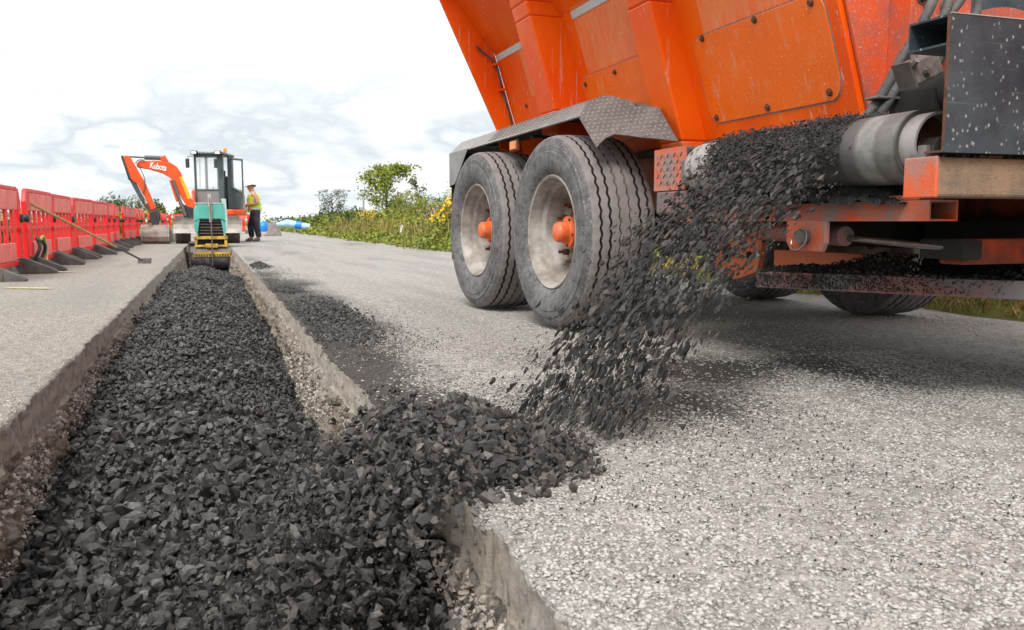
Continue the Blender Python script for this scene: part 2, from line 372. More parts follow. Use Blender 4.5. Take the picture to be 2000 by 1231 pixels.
def protos(k, npts, squash):
    res = []
    for i in range(k):
        p = rng.normal(size=(npts, 3)); p /= np.linalg.norm(p, axis=1)[:, None]; p *= rng.uniform(0.8, 1.0, (npts, 1))
        p *= np.array([1.0, rng.uniform(0.68, 0.98), rng.uniform(squash, squash + 0.26)])
        bm = bmesh.new()
        for q in p: bm.verts.new(q)
        r = bmesh.ops.convex_hull(bm, input=bm.verts)
        dead = [g for g in r['geom_interior'] if isinstance(g, bmesh.types.BMVert)]
        if dead: bmesh.ops.delete(bm, geom=dead, context='VERTS')
        bmesh.ops.triangulate(bm, faces=bm.faces); bmesh.ops.recalc_face_normals(bm, faces=bm.faces); bm.verts.index_update()
        res.append((np.array([v.co[:] for v in bm.verts]), np.array([[v.index for v in f.verts] for f in bm.faces]))); bm.free()
    return res
PR_HI = protos(18, 13, 0.58); PR_LO = protos(14, 9, 0.52)
def stones(name, P_, size, mat, pr=PR_HI, rot=None, scl=None, parent=None):
    n = len(P_); Rm = randrot(n) if rot is None else rot
    k = rng.integers(0, len(pr), n); VV = []; FF = []; off = 0
    sc = np.ones((n, 3)) if scl is None else scl
    for i, (pv, pf) in enumerate(pr):
        idx = np.nonzero(k == i)[0]
        if not len(idx): continue
        loc = pv[None] * sc[idx][:, None, :] * (np.asarray(size)[idx] * 0.5)[:, None, None]
        v = np.einsum('nij,nkj->nki', Rm[idx], loc) + P_[idx][:, None, :]
        f = pf[None] + (np.arange(len(idx)) * len(pv))[:, None, None] + off
        VV.append(v.reshape(-1, 3)); FF.append(f.reshape(-1, 3)); off += len(idx) * len(pv)
    return npmesh(name, np.concatenate(VV), np.concatenate(FF), mat, parent=parent)

# ================================================================ THE SETTING
# trench: X from XL to XR, running along +Y; road surface at z = 0
XL, XR = -0.592, 0.497
def edge(y, side):
    e = 0.006 * fbm(y * 1.6, side * 5.0, 0, 3, 0.5) + 0.0065 * fbm(y * 23, side * 3.0, 2.0, 4, 0.7)
    ch = np.maximum(0, fbm(y * 5.3, side * 9.0 + 40, 0, 3) - 0.42) * 0.035      # chipped bites
    e = e + ch
    return XL - e - 0.0 * y if side < 0 else XR + e - 0.0022 * (y - 1)
def geo(a, b, s):
    n = int(math.log(b / a) / s) + 1
    return a * np.exp(np.linspace(0, math.log(b / a), n))
YR = np.concatenate([np.arange(-9, 0.85, 0.15), geo(0.85, 27, 0.0047)])
YL = np.concatenate([np.arange(-9, 1.9, 0.15), geo(1.9, 27, 0.0055)])
def stain_shade_fn(X, Y):
    s_ = np.zeros_like(X)
    n = fbm(X * 3.2, Y * 1.6, 3.0, 4) * 0.5
    s_ = np.maximum(s_, np.clip(1.15 - (X - 0.50) / (0.46 + 0.16 * n + 0.015 * Y), 0, 1) * np.clip((Y - 2.3) / 0.4, 0, 1) * np.clip((14 - Y) / 6.0, 0, 1) * (1.0 + 0.5 * n))
    g = np.exp(-(((X - 1.15) / 0.75) ** 2 + ((Y - 2.65) / 0.62) ** 2) * 1.0)
    s_ = np.maximum(s_, g * (0.72 + 0.6 * n))
    g2 = np.exp(-(((X - 2.2) / 1.3) ** 2 + ((Y - 3.1) / 0.8) ** 2)) * (0.62 + 0.9 * n)  # broad patch under the truck: dust plus the truck's shade put into the colour
    s_ = np.maximum(s_, g2)
    s_ = np.maximum(s_, np.clip(fbm(X * 0.8, Y * 0.28, 9, 4) - 0.15, 0, 1) * 0.55)
    return np.clip(s_, 0, 1)
def road_mat(name, light):
    b = NB(name); st = b.attr('stain_shade'); vh = b.attr('cell'); nearf = b.attr('near')
    wn = b.N.new('ShaderNodeTexNoise'); wn.inputs['Scale'].default_value = 38; wn.inputs['Detail'].default_value = 3; b.L.new(b.coord(), wn.inputs['Vector'])
    ws = b.N.new('ShaderNodeVectorMath'); ws.operation = 'SCALE'; ws.inputs[3].default_value = 0.020; b.L.new(wn.outputs['Color'], ws.inputs[0])
    wa = b.N.new('ShaderNodeVectorMath'); wa.operation = 'ADD'; b.L.new(b.coord((1, 0.8, 1)), wa.inputs[0]); b.L.new(ws.outputs[0], wa.inputs[1]); wv = wa.outputs[0]
    cells = b.voro(84, out='Color', vec=wv); d = b.voro(84, 'DISTANCE_TO_EDGE', vec=wv)
    cellv = b.math('MULTIPLY', b.ramp(cells, [(0.1, 0.0), (0.9, 1.0)]), 1.0)
    c = b.mix(cellv, tuple(x * 0.78 for x in light), tuple(min(1, x * 1.16) for x in light))
    c = b.mix(b.ramp(b.noise(0.7, 6, 0.65), [(0.35, 0.0), (0.66, 0.5)]), c, (0.36, 0.33, 0.29))
    c = b.mix(b.ramp(b.noise(14, 6, 0.75), [(0.36, 0.6), (0.54, 0.0)]), c, (0.23, 0.215, 0.20))
    c = b.mix(b.ramp(b.noise(1.0, 4, 0.6, b.coord((2.4, 0.22, 1))), [(0.46, 0.0), (0.62, 0.45)]), c, (0.24, 0.228, 0.215))
    gap = b.ramp(d, [(0.0, 1.0), (0.07, 0.8), (0.17, 0.0)])
    gap = b.math('MULTIPLY', gap, b.ramp(b.noise(30, 4, 0.7), [(0.42, 0.0), (0.60, 1.0)]))
    c = b.mix(gap, c, (0.10, 0.092, 0.085))
    pit = b.ramp(b.noise(130, 5, 0.85), [(0.34, 1.0), (0.42, 0.0)])
    c = b.mix(b.math('MULTIPLY', pit, 0.85), c, (0.12, 0.112, 0.105))
    # black asphalt dust and painted truck shade darken the gaps first, then the stones
    e = b.math('ADD', b.math('MULTIPLY', st, 1.05), b.math('SUBTRACT', b.math('MULTIPLY', b.noise(75, 4, 0.85), 2.6), 1.50))
    c = b.mix(b.ramp(b.math('ADD', e, b.math('MULTIPLY', gap, 0.22)), [(0.30, 0.0), (0.44, 0.9)]), c, (0.040, 0.036, 0.033))
    h = b.math('MULTIPLY', b.ramp(d, [(0.0, 0.0), (0.30, 1.0)]), b.ramp(cells, [(0.0, 0.4), (1.0, 1.0)]))
    b.bump(h, 0.004, 0.8); b.bump(b.noise(230, 5, 0.8), 0.004, 0.8)
    return b.set(c, 0.88, 0, 0.25)
M['road_right'] = road_mat('worn_pale_road_surface', (0.43, 0.414, 0.386))
M['road_left'] = road_mat('worn_beige_road_surface', (0.37, 0.34, 0.295))
def slab(side, ys, offs, mat):
    e = edge(ys, side)
    X = e[:, None] + side * offs[None, :] if side > 0 else e[:, None] - offs[None, :]
    Y = np.broadcast_to(ys[:, None], X.shape).copy()
    # outer border of the road is ragged
    nearf = np.clip((5.0 - Y) / 3.0, 0, 1) * np.clip((2.6 - np.abs(X)) / 0.5, 0, 1)
    d1, d2, idv = cellular(X * 84 + 1.1 * vnoise(X * 40, Y * 40, 3), Y * 68 + 1.1 * vnoise(X * 40, Y * 40, 8))
    dome = np.clip((d2 - d1) * 2.6, 0, 1) * (0.2 + 1.1 * idv)
    Z = 0.0022 * (dome - 0.6) * nearf + 0.0025 * fbm(X * 40, Y * 40, 1, 3, 0.7) * nearf
    Z += 0.006 * fbm(X * 0.9, Y * 0.6, 5, 3)
    o = np.broadcast_to(offs[None, :], X.shape)
    Z -= 0.012 * np.exp(-o / 0.009) * (0.6 + 0.8 * np.clip(fbm(Y * 9, X * 0 + side, 0, 3), -0.6, 1))
    Z[:, 0] -= 0.004
    Z += 0.004
    V = np.stack([X, Y, Z], -1).reshape(-1, 3)
    return V, gridfaces(len(ys), len(offs), flip=side < 0), stain_shade_fn(X, Y).ravel() if side > 0 else (np.clip(fbm(X * 1.1, Y * 0.4, 2, 4) - 0.25, 0, 1) * 0.4).ravel()
offR = np.concatenate([[0, 0.003, 0.008], np.arange(0.015, 1.9, 0.0085), np.array([2.0, 2.2, 2.5, 2.9, 3.4, 3.9, 4.35])])
offL = np.concatenate([[0, 0.003, 0.008], np.arange(0.02, 1.2, 0.018), np.array([1.3, 1.5, 1.8, 2.2])])
VR, FR, SR = slab(1, YR, offR, None); VL, FL, SL = slab(-1, YL, offL, None)
def simple_patch(x0, x1, y0, y1, nx, ny, z=0.004):
    X, Y = np.meshgrid(np.linspace(x0, x1, nx), np.linspace(y0, y1, ny))
    V = np.stack([X, Y, X * 0 + z], -1).reshape(-1, 3); return V, gridfaces(ny, nx), np.clip(fbm(X * 0.8, Y * 0.2, 2, 4) - 0.2, 0, 1).ravel() * 0.5
VF, FF_, SF = simple_patch(-2.8, 4.86, 27.0, 420, 20, 200)
Vs = np.concatenate([VR, VL, VF]); Fs = np.concatenate([FR, FL + len(VR), FF_ + len(VR) + len(VL)])
mi = np.concatenate([np.zeros(len(FR)), np.ones(len(FL)), np.zeros(len(FF_))])
road = npmesh('road', Vs, Fs, [M['road_right'], M['road_left']], True, {'stain_shade': np.concatenate([SR, SL, SF]), 'cell': np.zeros(len(Vs)), 'near': np.zeros(len(Vs))}, mi=mi)
tag(road, 'worn pale chipped road surface on both sides of the open trench', kind='structure')

# worn stones standing proud of the near road surface
def pebmat(name, lo, mid, hi):
    b = NB(name); c = b.ramp(b.island(), [(0.0, lo), (0.35, mid), (1.0, hi)])
    c = b.mix(b.ramp(b.noise(150, 4, 0.8), [(0.34, 0.55), (0.46, 0.0)]), c, (0.17, 0.155, 0.14))
    b.bump(b.noise(300, 4, 0.8), 0.0015, 0.8)
    return b.set(c, 0.85, 0, 0.25)
M['pebble_r'] = pebmat('pale_road_stones', (0.30, 0.287, 0.268), (0.43, 0.415, 0.388), (0.50, 0.482, 0.452))
M['pebble_l'] = pebmat('beige_road_stones', (0.27, 0.245, 0.21), (0.40, 0.365, 0.312), (0.49, 0.45, 0.39))
def pebbles(n, y0, y1, x0, x1, s0, s1, side, mat, label):
    y = y0 * np.exp(rng.uniform(0, 1, n) * math.log(y1 / y0)); x = x0 + (x1 - x0) * rng.uniform(0, 1, n) ** (1.0)
    e = edge(y, side); k = (x > e + 0.004) if side > 0 else (x < e - 0.004)
    st = stain_shade_fn(x, y) if side > 0 else np.zeros(n)
    k &= rng.uniform(0, 1, n) > np.clip((st - 0.15) * 1.25, 0, 0.86)
    k &= rng.uniform(0, 1, n) < 0.72 + 0.5 * fbm(x * 2.5, y * 2.5, 4, 3)
    x, y = x[k], y[k]; n = len(x); s_ = s0 + (s1 - s0) * rng.uniform(0, 1, n) ** 1.8
    a = rng.uniform(0, 2 * PI, n); tx, ty = rng.normal(0, 0.09, n), rng.normal(0, 0.09, n)
    ca_, sa_ = np.cos(a), np.sin(a); Rz = np.zeros((n, 3, 3)); Rz[:, 0, 0] = ca_; Rz[:, 0, 1] = -sa_; Rz[:, 1, 0] = sa_; Rz[:, 1, 1] = ca_; Rz[:, 2, 2] = 1; Rz[:, 2, 0] = tx; Rz[:, 2, 1] = ty
    z = 0.004 + 0.006 * fbm(x * 0.9, y * 0.6, 5, 3) - 0.0005 + rng.uniform(-0.001, 0.001, n)
    ee = np.abs(x - edge(y, side)); z -= 0.010 * np.exp(-ee / 0.009)
    o = stones('road_stone', np.stack([x, y, z], -1), s_, mat, PR_LO, rot=Rz, scl=np.stack([np.ones(n), np.ones(n), np.full(n, 0.62)], -1))
    o.data.polygons.foreach_set('use_smooth', [True] * len(o.data.polygons)); tag(o, label, 'stones', kind='stuff')
pebbles(95000, 0.95, 3.3, 0.48, 3.1, 0.006, 0.022, 1, M['pebble_r'], 'pale flat stones worn proud of the near road surface')
pebbles(36000, 3.2, 6.5, 0.48, 4.4, 0.008, 0.020, 1, M['pebble_r'], 'pale stones of the road surface beside and under the truck')
pebbles(34000, 2.4, 7.0, -2.0, -0.60, 0.006, 0.020, -1, M['pebble_l'], 'beige flat stones worn proud of the road left of the trench')

# trench walls: smooth saw-cut slab above rough granular base
def cutmat():
    b = NB('sawn_road_slab_edge')
    sv = b.noise(1.0, 5, 0.7, b.coord((26, 34, 7)))
    c = b.mix(b.ramp(sv, [(0.35, 0.0), (0.65, 1.0)]), (0.31, 0.262, 0.215), (0.50, 0.435, 0.365))
    c = b.mix(b.ramp(b.noise(5, 6, 0.7), [(0.44, 0.0), (0.60, 0.7)]), c, (0.40, 0.375, 0.35))
    c = b.mix(b.ramp(b.voro(85), [(0.12, 0.5), (0.30, 0.0)]), c, (0.42, 0.38, 0.33))
    c = b.mix(b.ramp(b.noise(22, 5, 0.75), [(0.56, 0.0), (0.66, 0.8)]), c, (0.09, 0.075, 0.062))
    b.bump(b.noise(60, 5, 0.8), 0.008, 0.9); b.bump(b.noise(190, 4, 0.8), 0.005, 0.9)
    return b.set(c, 0.9, 0, 0.2)
def basemat():
    b = NB('granular_sub_base')
    c = b.mix(b.ramp(b.noise(70, 5, 0.8), [(0.38, 0.0), (0.62, 1.0)]), (0.19, 0.155, 0.12), (0.50, 0.45, 0.39))
    c = b.mix(b.ramp(b.noise(3.2, 5, 0.6), [(0.46, 0.0), (0.64, 0.6)]), c, (0.21, 0.145, 0.09))
    c = b.mix(b.ramp(b.noise(9, 5, 0.7), [(0.55, 0.0), (0.66, 0.7)]), c, (0.55, 0.51, 0.47))
    c = b.mix(b.ramp(b.noise(34, 6, 0.8), [(0.34, 0.85), (0.46, 0.0)]), c, (0.07, 0.05, 0.035))
    b.bump(b.noise(40, 6, 0.8), 0.03, 0.9); b.bump(b.noise(150, 4, 0.8), 0.008, 0.9)
    return b.set(c, 0.92, 0, 0.2)
M['cut'] = cutmat(); M['base'] = basemat()
M['base_stone'] = dirty('pale_base_stone', (0.46, 0.42, 0.38), (0.25, 0.20, 0.155), 0.5, 30, 0.9, speck=0.3, fine=200)
def wall(side, ys):
    dz = np.concatenate([np.linspace(0, 0.135, 14), np.linspace(0.142, 0.75, 56)])
    e = edge(ys, side)
    Y = np.broadcast_to(ys[:, None], (len(ys), len(dz))).copy(); D = np.broadcast_to(dz[None, :], Y.shape)
    slabd = 0.125 + 0.018 * fbm(ys * 3.0, side * 7.0, 0, 4)[:, None]
    low = np.clip((D - slabd) / 0.02, 0, 1)
    rough = 0.026 * fbm(Y * 9, D * 11, side * 3.0, 4, 0.62) + 0.012 * fbm(Y * 38, D * 42, side * 3.0 + 9, 3, 0.6)
    inset = low * (0.010 + 0.045 * (D - slabd) / 0.4 + rough + 0.012 * np.sin(Y * 2.2)) + (1 - low) * (0.0030 * fbm(Y * 60, D * 14, 4, 3) + 0.0035 * fbm(Y * 16, D * 26, 4, 4, 0.7)) * np.clip(D / 0.02, 0, 1)
    inset = np.where(D < 1e-6, 0, inset)
    X = e[:, None] + (inset if side < 0 else -inset)
    Z = 0.004 - 0.020 * np.exp(0) * 0 - D
    Z[:, 0] = 0.002; 
    V = np.stack([X, Y, Z], -1)
    return V, gridfaces(len(ys), len(dz), flip=side > 0), (D > slabd)
VA, FA, ma = wall(-1, YL); VB, FB, mb_ = wall(1, YR)
# match the top row of each wall to the slab's edge row
VA[:, 0, 2] = VL.reshape(len(YL), len(offL), 3)[:, 0, 2]; VB[:, 0, 2] = VR.reshape(len(YR), len(offR), 3)[:, 0, 2]
VA[:, 1, 2] = np.minimum(VA[:, 1, 2], VA[:, 0, 2] - 0.004); VB[:, 1, 2] = np.minimum(VB[:, 1, 2], VB[:, 0, 2] - 0.004)
def midx(F, m): return m.reshape(-1)[F[:, 0]].astype(int)
VA_, VB_ = VA.reshape(-1, 3), VB.reshape(-1, 3)
fl = np.array([(-0.8, -9, -0.62), (0.8, -9, -0.62), (0.8, 27, -0.62), (-0.8, 27, -0.62), (-0.8, 27, 0.003), (0.8, 27, 0.003), (-0.8, -9, 0.003), (0.8, -9, 0.003)])
o1, o2 = len(VA_), len(VA_) + len(VB_)
Ft = np.concatenate([FA, FB + o1, np.array([[0, 1, 2, 3], [3, 2, 5, 4], [0, 6, 7, 1]]) + o2])
trench = npmesh('trench', np.concatenate([VA_, VB_, fl]), Ft, [M['cut'], M['base']], True, mi=np.concatenate([midx(FA, ma), midx(FB, mb_), [1, 1, 1]]))
tag(trench, 'open trench with sawn slab edge over rough brown granular base', kind='structure')
# loose base stones embedded in the lower walls
bp = []
for side, ys in ((-1, (2.2, 9.0)), (1, (1.0, 6.5))):
    n = 9000
    y = ys[0] * np.exp(rng.uniform(0, 1, n) * math.log(ys[1] / ys[0])); d = 0.14 + 0.34 * rng.uniform(0, 1, n)
    x = edge(y, side) + (1 if side < 0 else -1) * (0.008 + 0.045 * (d - 0.125) / 0.4 + rng.uniform(-0.008, 0.022, n))
    bp.append(np.stack([x, y, -d], -1))
bp = np.concatenate(bp)
bs = stones('sub_base_stone', bp, 0.006 + 0.026 * rng.uniform(0, 1, len(bp)) ** 2, M['base_stone'], PR_LO)
tag(bs, 'pale and tan stones bedded in the rough lower trench walls', 'stones', kind='stuff')

# verge and fields
def verge_mat():
    b = NB('rough_grass_verge')
    c = b.mix(b.ramp(b.noise(3, 8, 0.75), [(0.35, 0.0), (0.65, 1.0)]), (0.07, 0.085, 0.02), (0.17, 0.165, 0.055))
    c = b.mix(b.ramp(b.noise(0.35, 5, 0.6), [(0.45, 0.0), (0.6, 1.0)]), c, (0.085, 0.13, 0.025))
    b.bump(b.noise(30, 5, 0.8), 0.03, 0.8)
    return b.set(c, 0.95, 0, 0.1)
M['verge'] = verge_mat()
def strip(xs, ys, zf):
    X, Y = np.meshgrid(xs, ys); Z = zf(X, Y); return np.stack([X, Y, Z], -1).reshape(-1, 3), gridfaces(len(ys), len(xs))
yy = np.concatenate([[-600, -200, -60, -20], np.arange(-9, 40, 0.7), np.geomspace(41, 1500, 40)])
xr = np.concatenate([[4.3, 4.5, 4.7, 4.9, 5.2, 5.6, 6.2, 7, 8], np.geomspace(9, 1200, 24)])
def zright(X, Y): return -0.02 + np.clip((X - 4.55 - 0.16 * fbm(Y * 0.9, X * 0, 1, 4)) * 0.22, -0.03, 0.16) + 0.03 * fbm(X, Y, 2, 3) * (X > 4.6) + np.clip((X - 9) * 0.01, 0, 0.4) * (Y > 10)
def zleft(X, Y): return -0.02 + np.clip((-X - 2.75 - 0.1 * fbm(Y * 0.9, X * 0, 7, 4)) * 0.25, -0.03, 0.1) + 0.03 * fbm(X, Y, 6, 3) * (X < -2.9) + np.clip((-X - 12) * 0.01, 0, 0.6) * (Y > 20)
v1, f1 = strip(xr, yy, zright); v2, f2 = strip(-np.concatenate([[2.6, 2.75, 2.9, 3.2, 3.6, 4.4, 6, 8], np.geomspace(10, 1200, 24)])[::-1], yy, zleft)
v3, f3 = strip(np.array([-2.65, 0, 4.35]), np.array([418.0, 700, 1500]), lambda X, Y: X * 0 - 0.015)
v4, f4 = strip(np.array([-2.65, 0, 4.35]), np.array([-600.0, -60, -8.98]), lambda X, Y: X * 0 - 0.0)
V = np.concatenate([v1, v2, v3, v4]); F = np.concatenate([f1, f2 + len(v1), f3 + len(v1) + len(v2), f4 + len(v1) + len(v2) + len(v3)])
ground = npmesh('ground', V, F, M['verge'], True); tag(ground, 'rough grassy ground beyond the road on both sides', kind='structure')

# ---------------------------------------------------------------- the asphalt fill in the trench
def fill_h(X, Y):
    left = np.interp(Y, [-9, 0.8, 2.55, 3.0, 3.9, 4.9, 7, 10, 14, 15.0, 17, 27], [-.42, -.42, -.385, -.35, -.28, -.24, -.18, -.16, -.17, -.26, -.52, -.53])
    mid = np.interp(Y, [-9, 0.8, 1.8, 3.0, 4.0, 5.5, 8, 10, 13.8, 14.8, 17, 27], [-.36, -.36, -.28, -.175, -.105, -.055, -.04, -.035, -.045, -.13, -.51, -.53])
    right = np.interp(Y, [-9, 0.8, 1.8, 2.4, 3.3, 4.6, 5.4, 6.7, 10, 14, 15, 17, 27], [-.40, -.40, -.31, -.26, -.30, -.45, -.42, -.31, -.33, -.30, -.36, -.52, -.53])
    c = -0.14
    tl = np.clip((c - X) / (c + 0.62), 0, 1); tr = np.clip((X - c) / (0.52 - c), 0, 1)
    sm = lambda t: t * t * (3 - 2 * t) * 0.6 + t * 0.4
    h = mid + (left - mid) * sm(tl) + (right - mid) * sm(tr)
    amp = np.clip((16 - Y) / 2, 0, 1)
    h = h + 0.17 * np.exp(-(((X - 0.52) / 0.24) ** 2 + ((Y - 2.18) / 0.32) ** 2))
    return h + amp * (0.030 * fbm(X * 3.2, Y * 2.2, 11, 3) + 0.012 * fbm(X * 12, Y * 10, 12, 3))
yf = np.concatenate([np.arange(-9, 0.8, 0.15), geo(0.8, 27, 0.009)]); xf = np.linspace(-0.66, 0.60, 90)
X, Y = np.meshgrid(xf, yf); Z = fill_h(X, Y) - 0.006
fill_bed = npmesh('asphalt_fill', np.stack([X, Y, Z], -1).reshape(-1, 3), gridfaces(len(yf), len(xf)), M['bitumen_fine'], False)
tag(fill_bed, 'bed of fine black asphalt under the loose lumps filling the trench', 'asphalt', kind='stuff')
def sample_fill(n, y0, y1, pw=1.0):
    y = y0 * np.exp(rng.uniform(0, 1, n) ** pw * math.log(y1 / y0)); x = rng.uniform(-0.60, 0.54, n)
    return x, y
P_, Z_ = [], []
for (n, y0, y1, s0, s1, lift) in ((8500, 0.9, 4.2, 0.010, 0.028, 0.004), (3200, 0.9, 4.2, 0.028, 0.046, 0.010), (1000, 0.9, 4.0, 0.044, 0.066, 0.014), (11000, 4.0, 9.0, 0.014, 0.034, 0.006), (1800, 4.0, 9.0, 0.034, 0.05, 0.010)):
    x, y = sample_fill(n, y0, y1); s_ = s0 + (s1 - s0) * rng.uniform(0, 1, n) ** 1.5
    P_.append(np.stack([x, y, fill_h(x, y) + lift + rng.uniform(-0.3, 0.35, n) * s_], -1)); Z_.append(s_)
# coarser surface grit only where the picture is close
Pn, Sn = np.concatenate(P_), np.concatenate(Z_)
k = Pn[:, 2] < 0.03
st1 = stones('loose_asphalt', Pn[k], Sn[k], M['bitumen'], PR_HI, scl=np.stack([rng.uniform(0.85, 1.4, k.sum()), rng.uniform(0.85, 1.1, k.sum()), rng.uniform(0.8, 1.15, k.sum())], -1))
tag(st1, 'angular black bitumen coated stones heaped along the near trench', 'asphalt', kind='stuff')
n = 15000; x, y = sample_fill(n, 8.5, 16.5); s_ = rng.uniform(0.018, 0.045, n)
st2 = stones('loose_asphalt', np.stack([x, y, fill_h(x, y) + 0.006 + rng.uniform(-0.2, 0.3, n) * s_], -1), s_, M['bitumen'], PR_LO)
tag(st2, 'black stones of the far end of the heap in front of the roller', 'asphalt', kind='stuff')
# ---------------------------------------------------------------- spilled asphalt on the road beside the trench
def spill_h(X, Y):
    """heap under the falling stream, sliding over the slab edge into the trench"""
    g = 0.048 * np.exp(-(((X - 0.66) / 0.19) ** 2 + ((Y - 2.15) / 0.27) ** 2) ** 1.2)
    g += 0.060 * np.exp(-(((X - 0.52) / 0.18) ** 2 + ((Y - 2.12) / 0.26) ** 2) ** 1.2)
    return g * (1 + 0.35 * fbm(X * 9, Y * 9, 30, 3))
x_ = np.linspace(0.508, 1.30, 120); y_ = np.linspace(1.6, 2.85, 130); X, Y = np.meshgrid(x_, y_); Z = spill_h(X, Y) - 0.016
sb = npmesh('spilled_asphalt', np.stack([X, Y, Z], -1).reshape(-1, 3), gridfaces(len(y_), len(x_)), M['bitumen_fine'], False)
tag(sb, 'fine black core of the heap lying on the road by the trench edge', 'asphalt', kind='stuff')
n = 9000
x = rng.normal(0.68, 0.18, n); y = rng.normal(2.12, 0.18, n) + (x - 0.68) * 0.10
h = spill_h(x, y); k = (x > 0.47) & (h > 0.003) & (rng.uniform(0, 1, n) < 0.25 + h * 30)
x, y, h = x[k], y[k], h[k]; s_ = (0.006 + 0.040 * rng.uniform(0, 1, len(x)) ** 2.6) * np.clip(1.25 - (x - 0.5) * 1.3, 0.35, 1.15)
p1 = np.stack([x, y, h + s_ * 0.2 + rng.uniform(0, 0.022, len(x)) * (rng.uniform(0, 1, len(x)) > 0.55)], -1)
# stones going over the edge: ballistic from the slab edge
n = 7000; t = rng.uniform(0, 1, n) ** 0.8 * 0.28; v = rng.uniform(0.5, 2.2, n)
y0 = rng.normal(2.12, 0.20, n); x = 0.52 - v * t; z = 0.07 + rng.uniform(0, 0.06, n) - 4.9 * t * t * 0.85; y = y0 - 0.95 * t + rng.normal(0, 0.03, n)
k = (z > fill_h(x, y) - 0.005) & (x > -0.45); s2 = (0.005 + 0.036 * rng.uniform(0, 1, n) ** 2.6)[k]
p2 = np.stack([x, y, z], -1)[k]
pp = np.concatenate([p1, p2]); ss = np.concatenate([s_, s2])
tag(stones('spilled_asphalt', pp, ss, M['bitumen_dust'], PR_LO, scl=np.stack([rng.uniform(0.9, 1.6, len(pp)), np.ones(len(pp)), rng.uniform(0.7, 1, len(pp))], -1)),
    'black stones tumbling across the road edge and down into the trench', 'asphalt', kind='stuff')
# settled apron where they land inside the trench
n = 4500; x = rng.uniform(-0.35, 0.50, n); y = rng.normal(2.0, 0.42, n); s_ = 0.008 + 0.024 * rng.uniform(0, 1, n) ** 2
lift = 0.10 * np.exp(-(((x - 0.30) / 0.26) ** 2 + ((y - 2.05) / 0.40) ** 2))
k = rng.uniform(0, 1, n) < 0.3 + lift * 8
tag(stones('spilled_asphalt', np.stack([x, y, fill_h(x, y) + lift * rng.uniform(0.1, 1, n)], -1)[k], s_[k], M['bitumen_grey'], PR_LO),
    'small black stones landing on the fill below the slab edge', 'asphalt', kind='stuff')
# ---------------------------------------------------------------- falling stream off the cross conveyor
def stream(n, s0, s1, pw, spread, name, label, elong):
    u = rng.uniform(0, 1, n)                                  # along the belt, near to far
    ys = 2.34 + 0.68 * u + rng.normal(0, 0.03, n); xs = 1.885 + rng.normal(0, 0.02, n); zs = 0.82 + rng.uniform(-0.13, 0.06, n)
    t = rng.uniform(0.0, 1, n) ** 0.85 * 0.31
    vx = -(2.95 + 0.32 * u + spread * rng.normal(0, 1, n)); vy = -0.82 - 0.95 * u + 0.16 * rng.normal(0, 1, n)
    x = xs + vx * t; y = ys + vy * t; z = zs - 1.15 * t - 4.9 * t * t
    k = z > 0.02
    vel = np.stack([vx, vy, -1.15 - 9.8 * t], -1); vel /= np.linalg.norm(vel, axis=1)[:, None]
    vel += rng.normal(0, 0.10, (n, 3)); vel /= np.linalg.norm(vel, axis=1)[:, None]
    a = rng.normal(size=(n, 3)); b_ = np.cross(vel, a); b_ /= np.linalg.norm(b_, axis=1)[:, None]; c_ = np.cross(vel, b_)
    rot = np.stack([vel, b_, c_], -1)
    s_ = s0 + (s1 - s0) * rng.uniform(0, 1, n) ** pw
    sc = np.stack([rng.uniform(elong[0], elong[1], n) * np.clip(1.35 - s_ / 0.05, 0.6, 1.2), rng.uniform(0.8, 1.05, n), rng.uniform(0.8, 1.1, n)], -1)
    tag(stones(name, np.stack([x, y, z], -1)[k], s_[k], M['bitumen_grey'], PR_LO, rot=rot[k], scl=sc[k]), label, 'asphalt', kind='stuff')
stream(3300, 0.009, 0.034, 1.6, 0.24, 'falling_asphalt', 'stream of black stones falling from the conveyor belt onto the road', (1.5, 3.3))
stream(8000, 0.003, 0.010, 1.6, 0.34, 'falling_asphalt', 'small black grit falling among the larger stones off the belt', (1.0, 2.4))
# scattered chips and small heaps along the slab edge
n = 15000
y = 1.6 * np.exp(rng.uniform(0, 1, n) * math.log(16 / 1.6)); x = 0.50 + np.abs(rng.normal(0, 0.30, n)) * (0.8 + 0.5 * vnoise(y * 2.3, 1.0))
k = (rng.uniform(0, 1, n) < np.clip((y - 1.9) / 0.6, 0.03, 1)) & (x < 4)
tag(stones('asphalt_chip', np.stack([x, y, np.full(n, 0.006)], -1)[k], (0.003 + 0.010 * rng.uniform(0, 1, n) ** 2.5)[k], M['bitumen_fine'], PR_LO),
    'black chips scattered along the road beside the trench edge', 'chips', kind='stuff')
n = 9000; x = rng.normal(1.45, 0.75, n); y = rng.normal(2.7, 0.8, n); k = (x > 0.52) & (y > 1.1)
tag(stones('asphalt_chip', np.stack([x, y, np.full(n, 0.007)], -1)[k], (0.002 + 0.008 * rng.uniform(0, 1, n) ** 2.6)[k], M['bitumen_fine'], PR_LO),
    'black chips strewn over the road around the landing heap', 'chips', kind='stuff')
n = 12000; y = 2.35 + 4.5 * rng.uniform(0, 1, n) ** 1.2; x = 0.5 + np.abs(rng.normal(0, 0.26, n))
tag(stones('asphalt_chip', np.stack([x, y, np.full(n, 0.007)], -1), 0.003 + 0.009 * rng.uniform(0, 1, n) ** 3, M['bitumen'], PR_LO), 'fine black crumbs dusted along the near trench edge', 'chips', kind='stuff')
M['pale_chip'] = plain('pale_road_chip', (0.42, 0.40, 0.36), 0.9, 0, 0.3, 80)
n = 2600; y = 0.95 * np.exp(rng.uniform(0, 1, n) * math.log(7)); x = rng.uniform(0.52, 3.2, n)
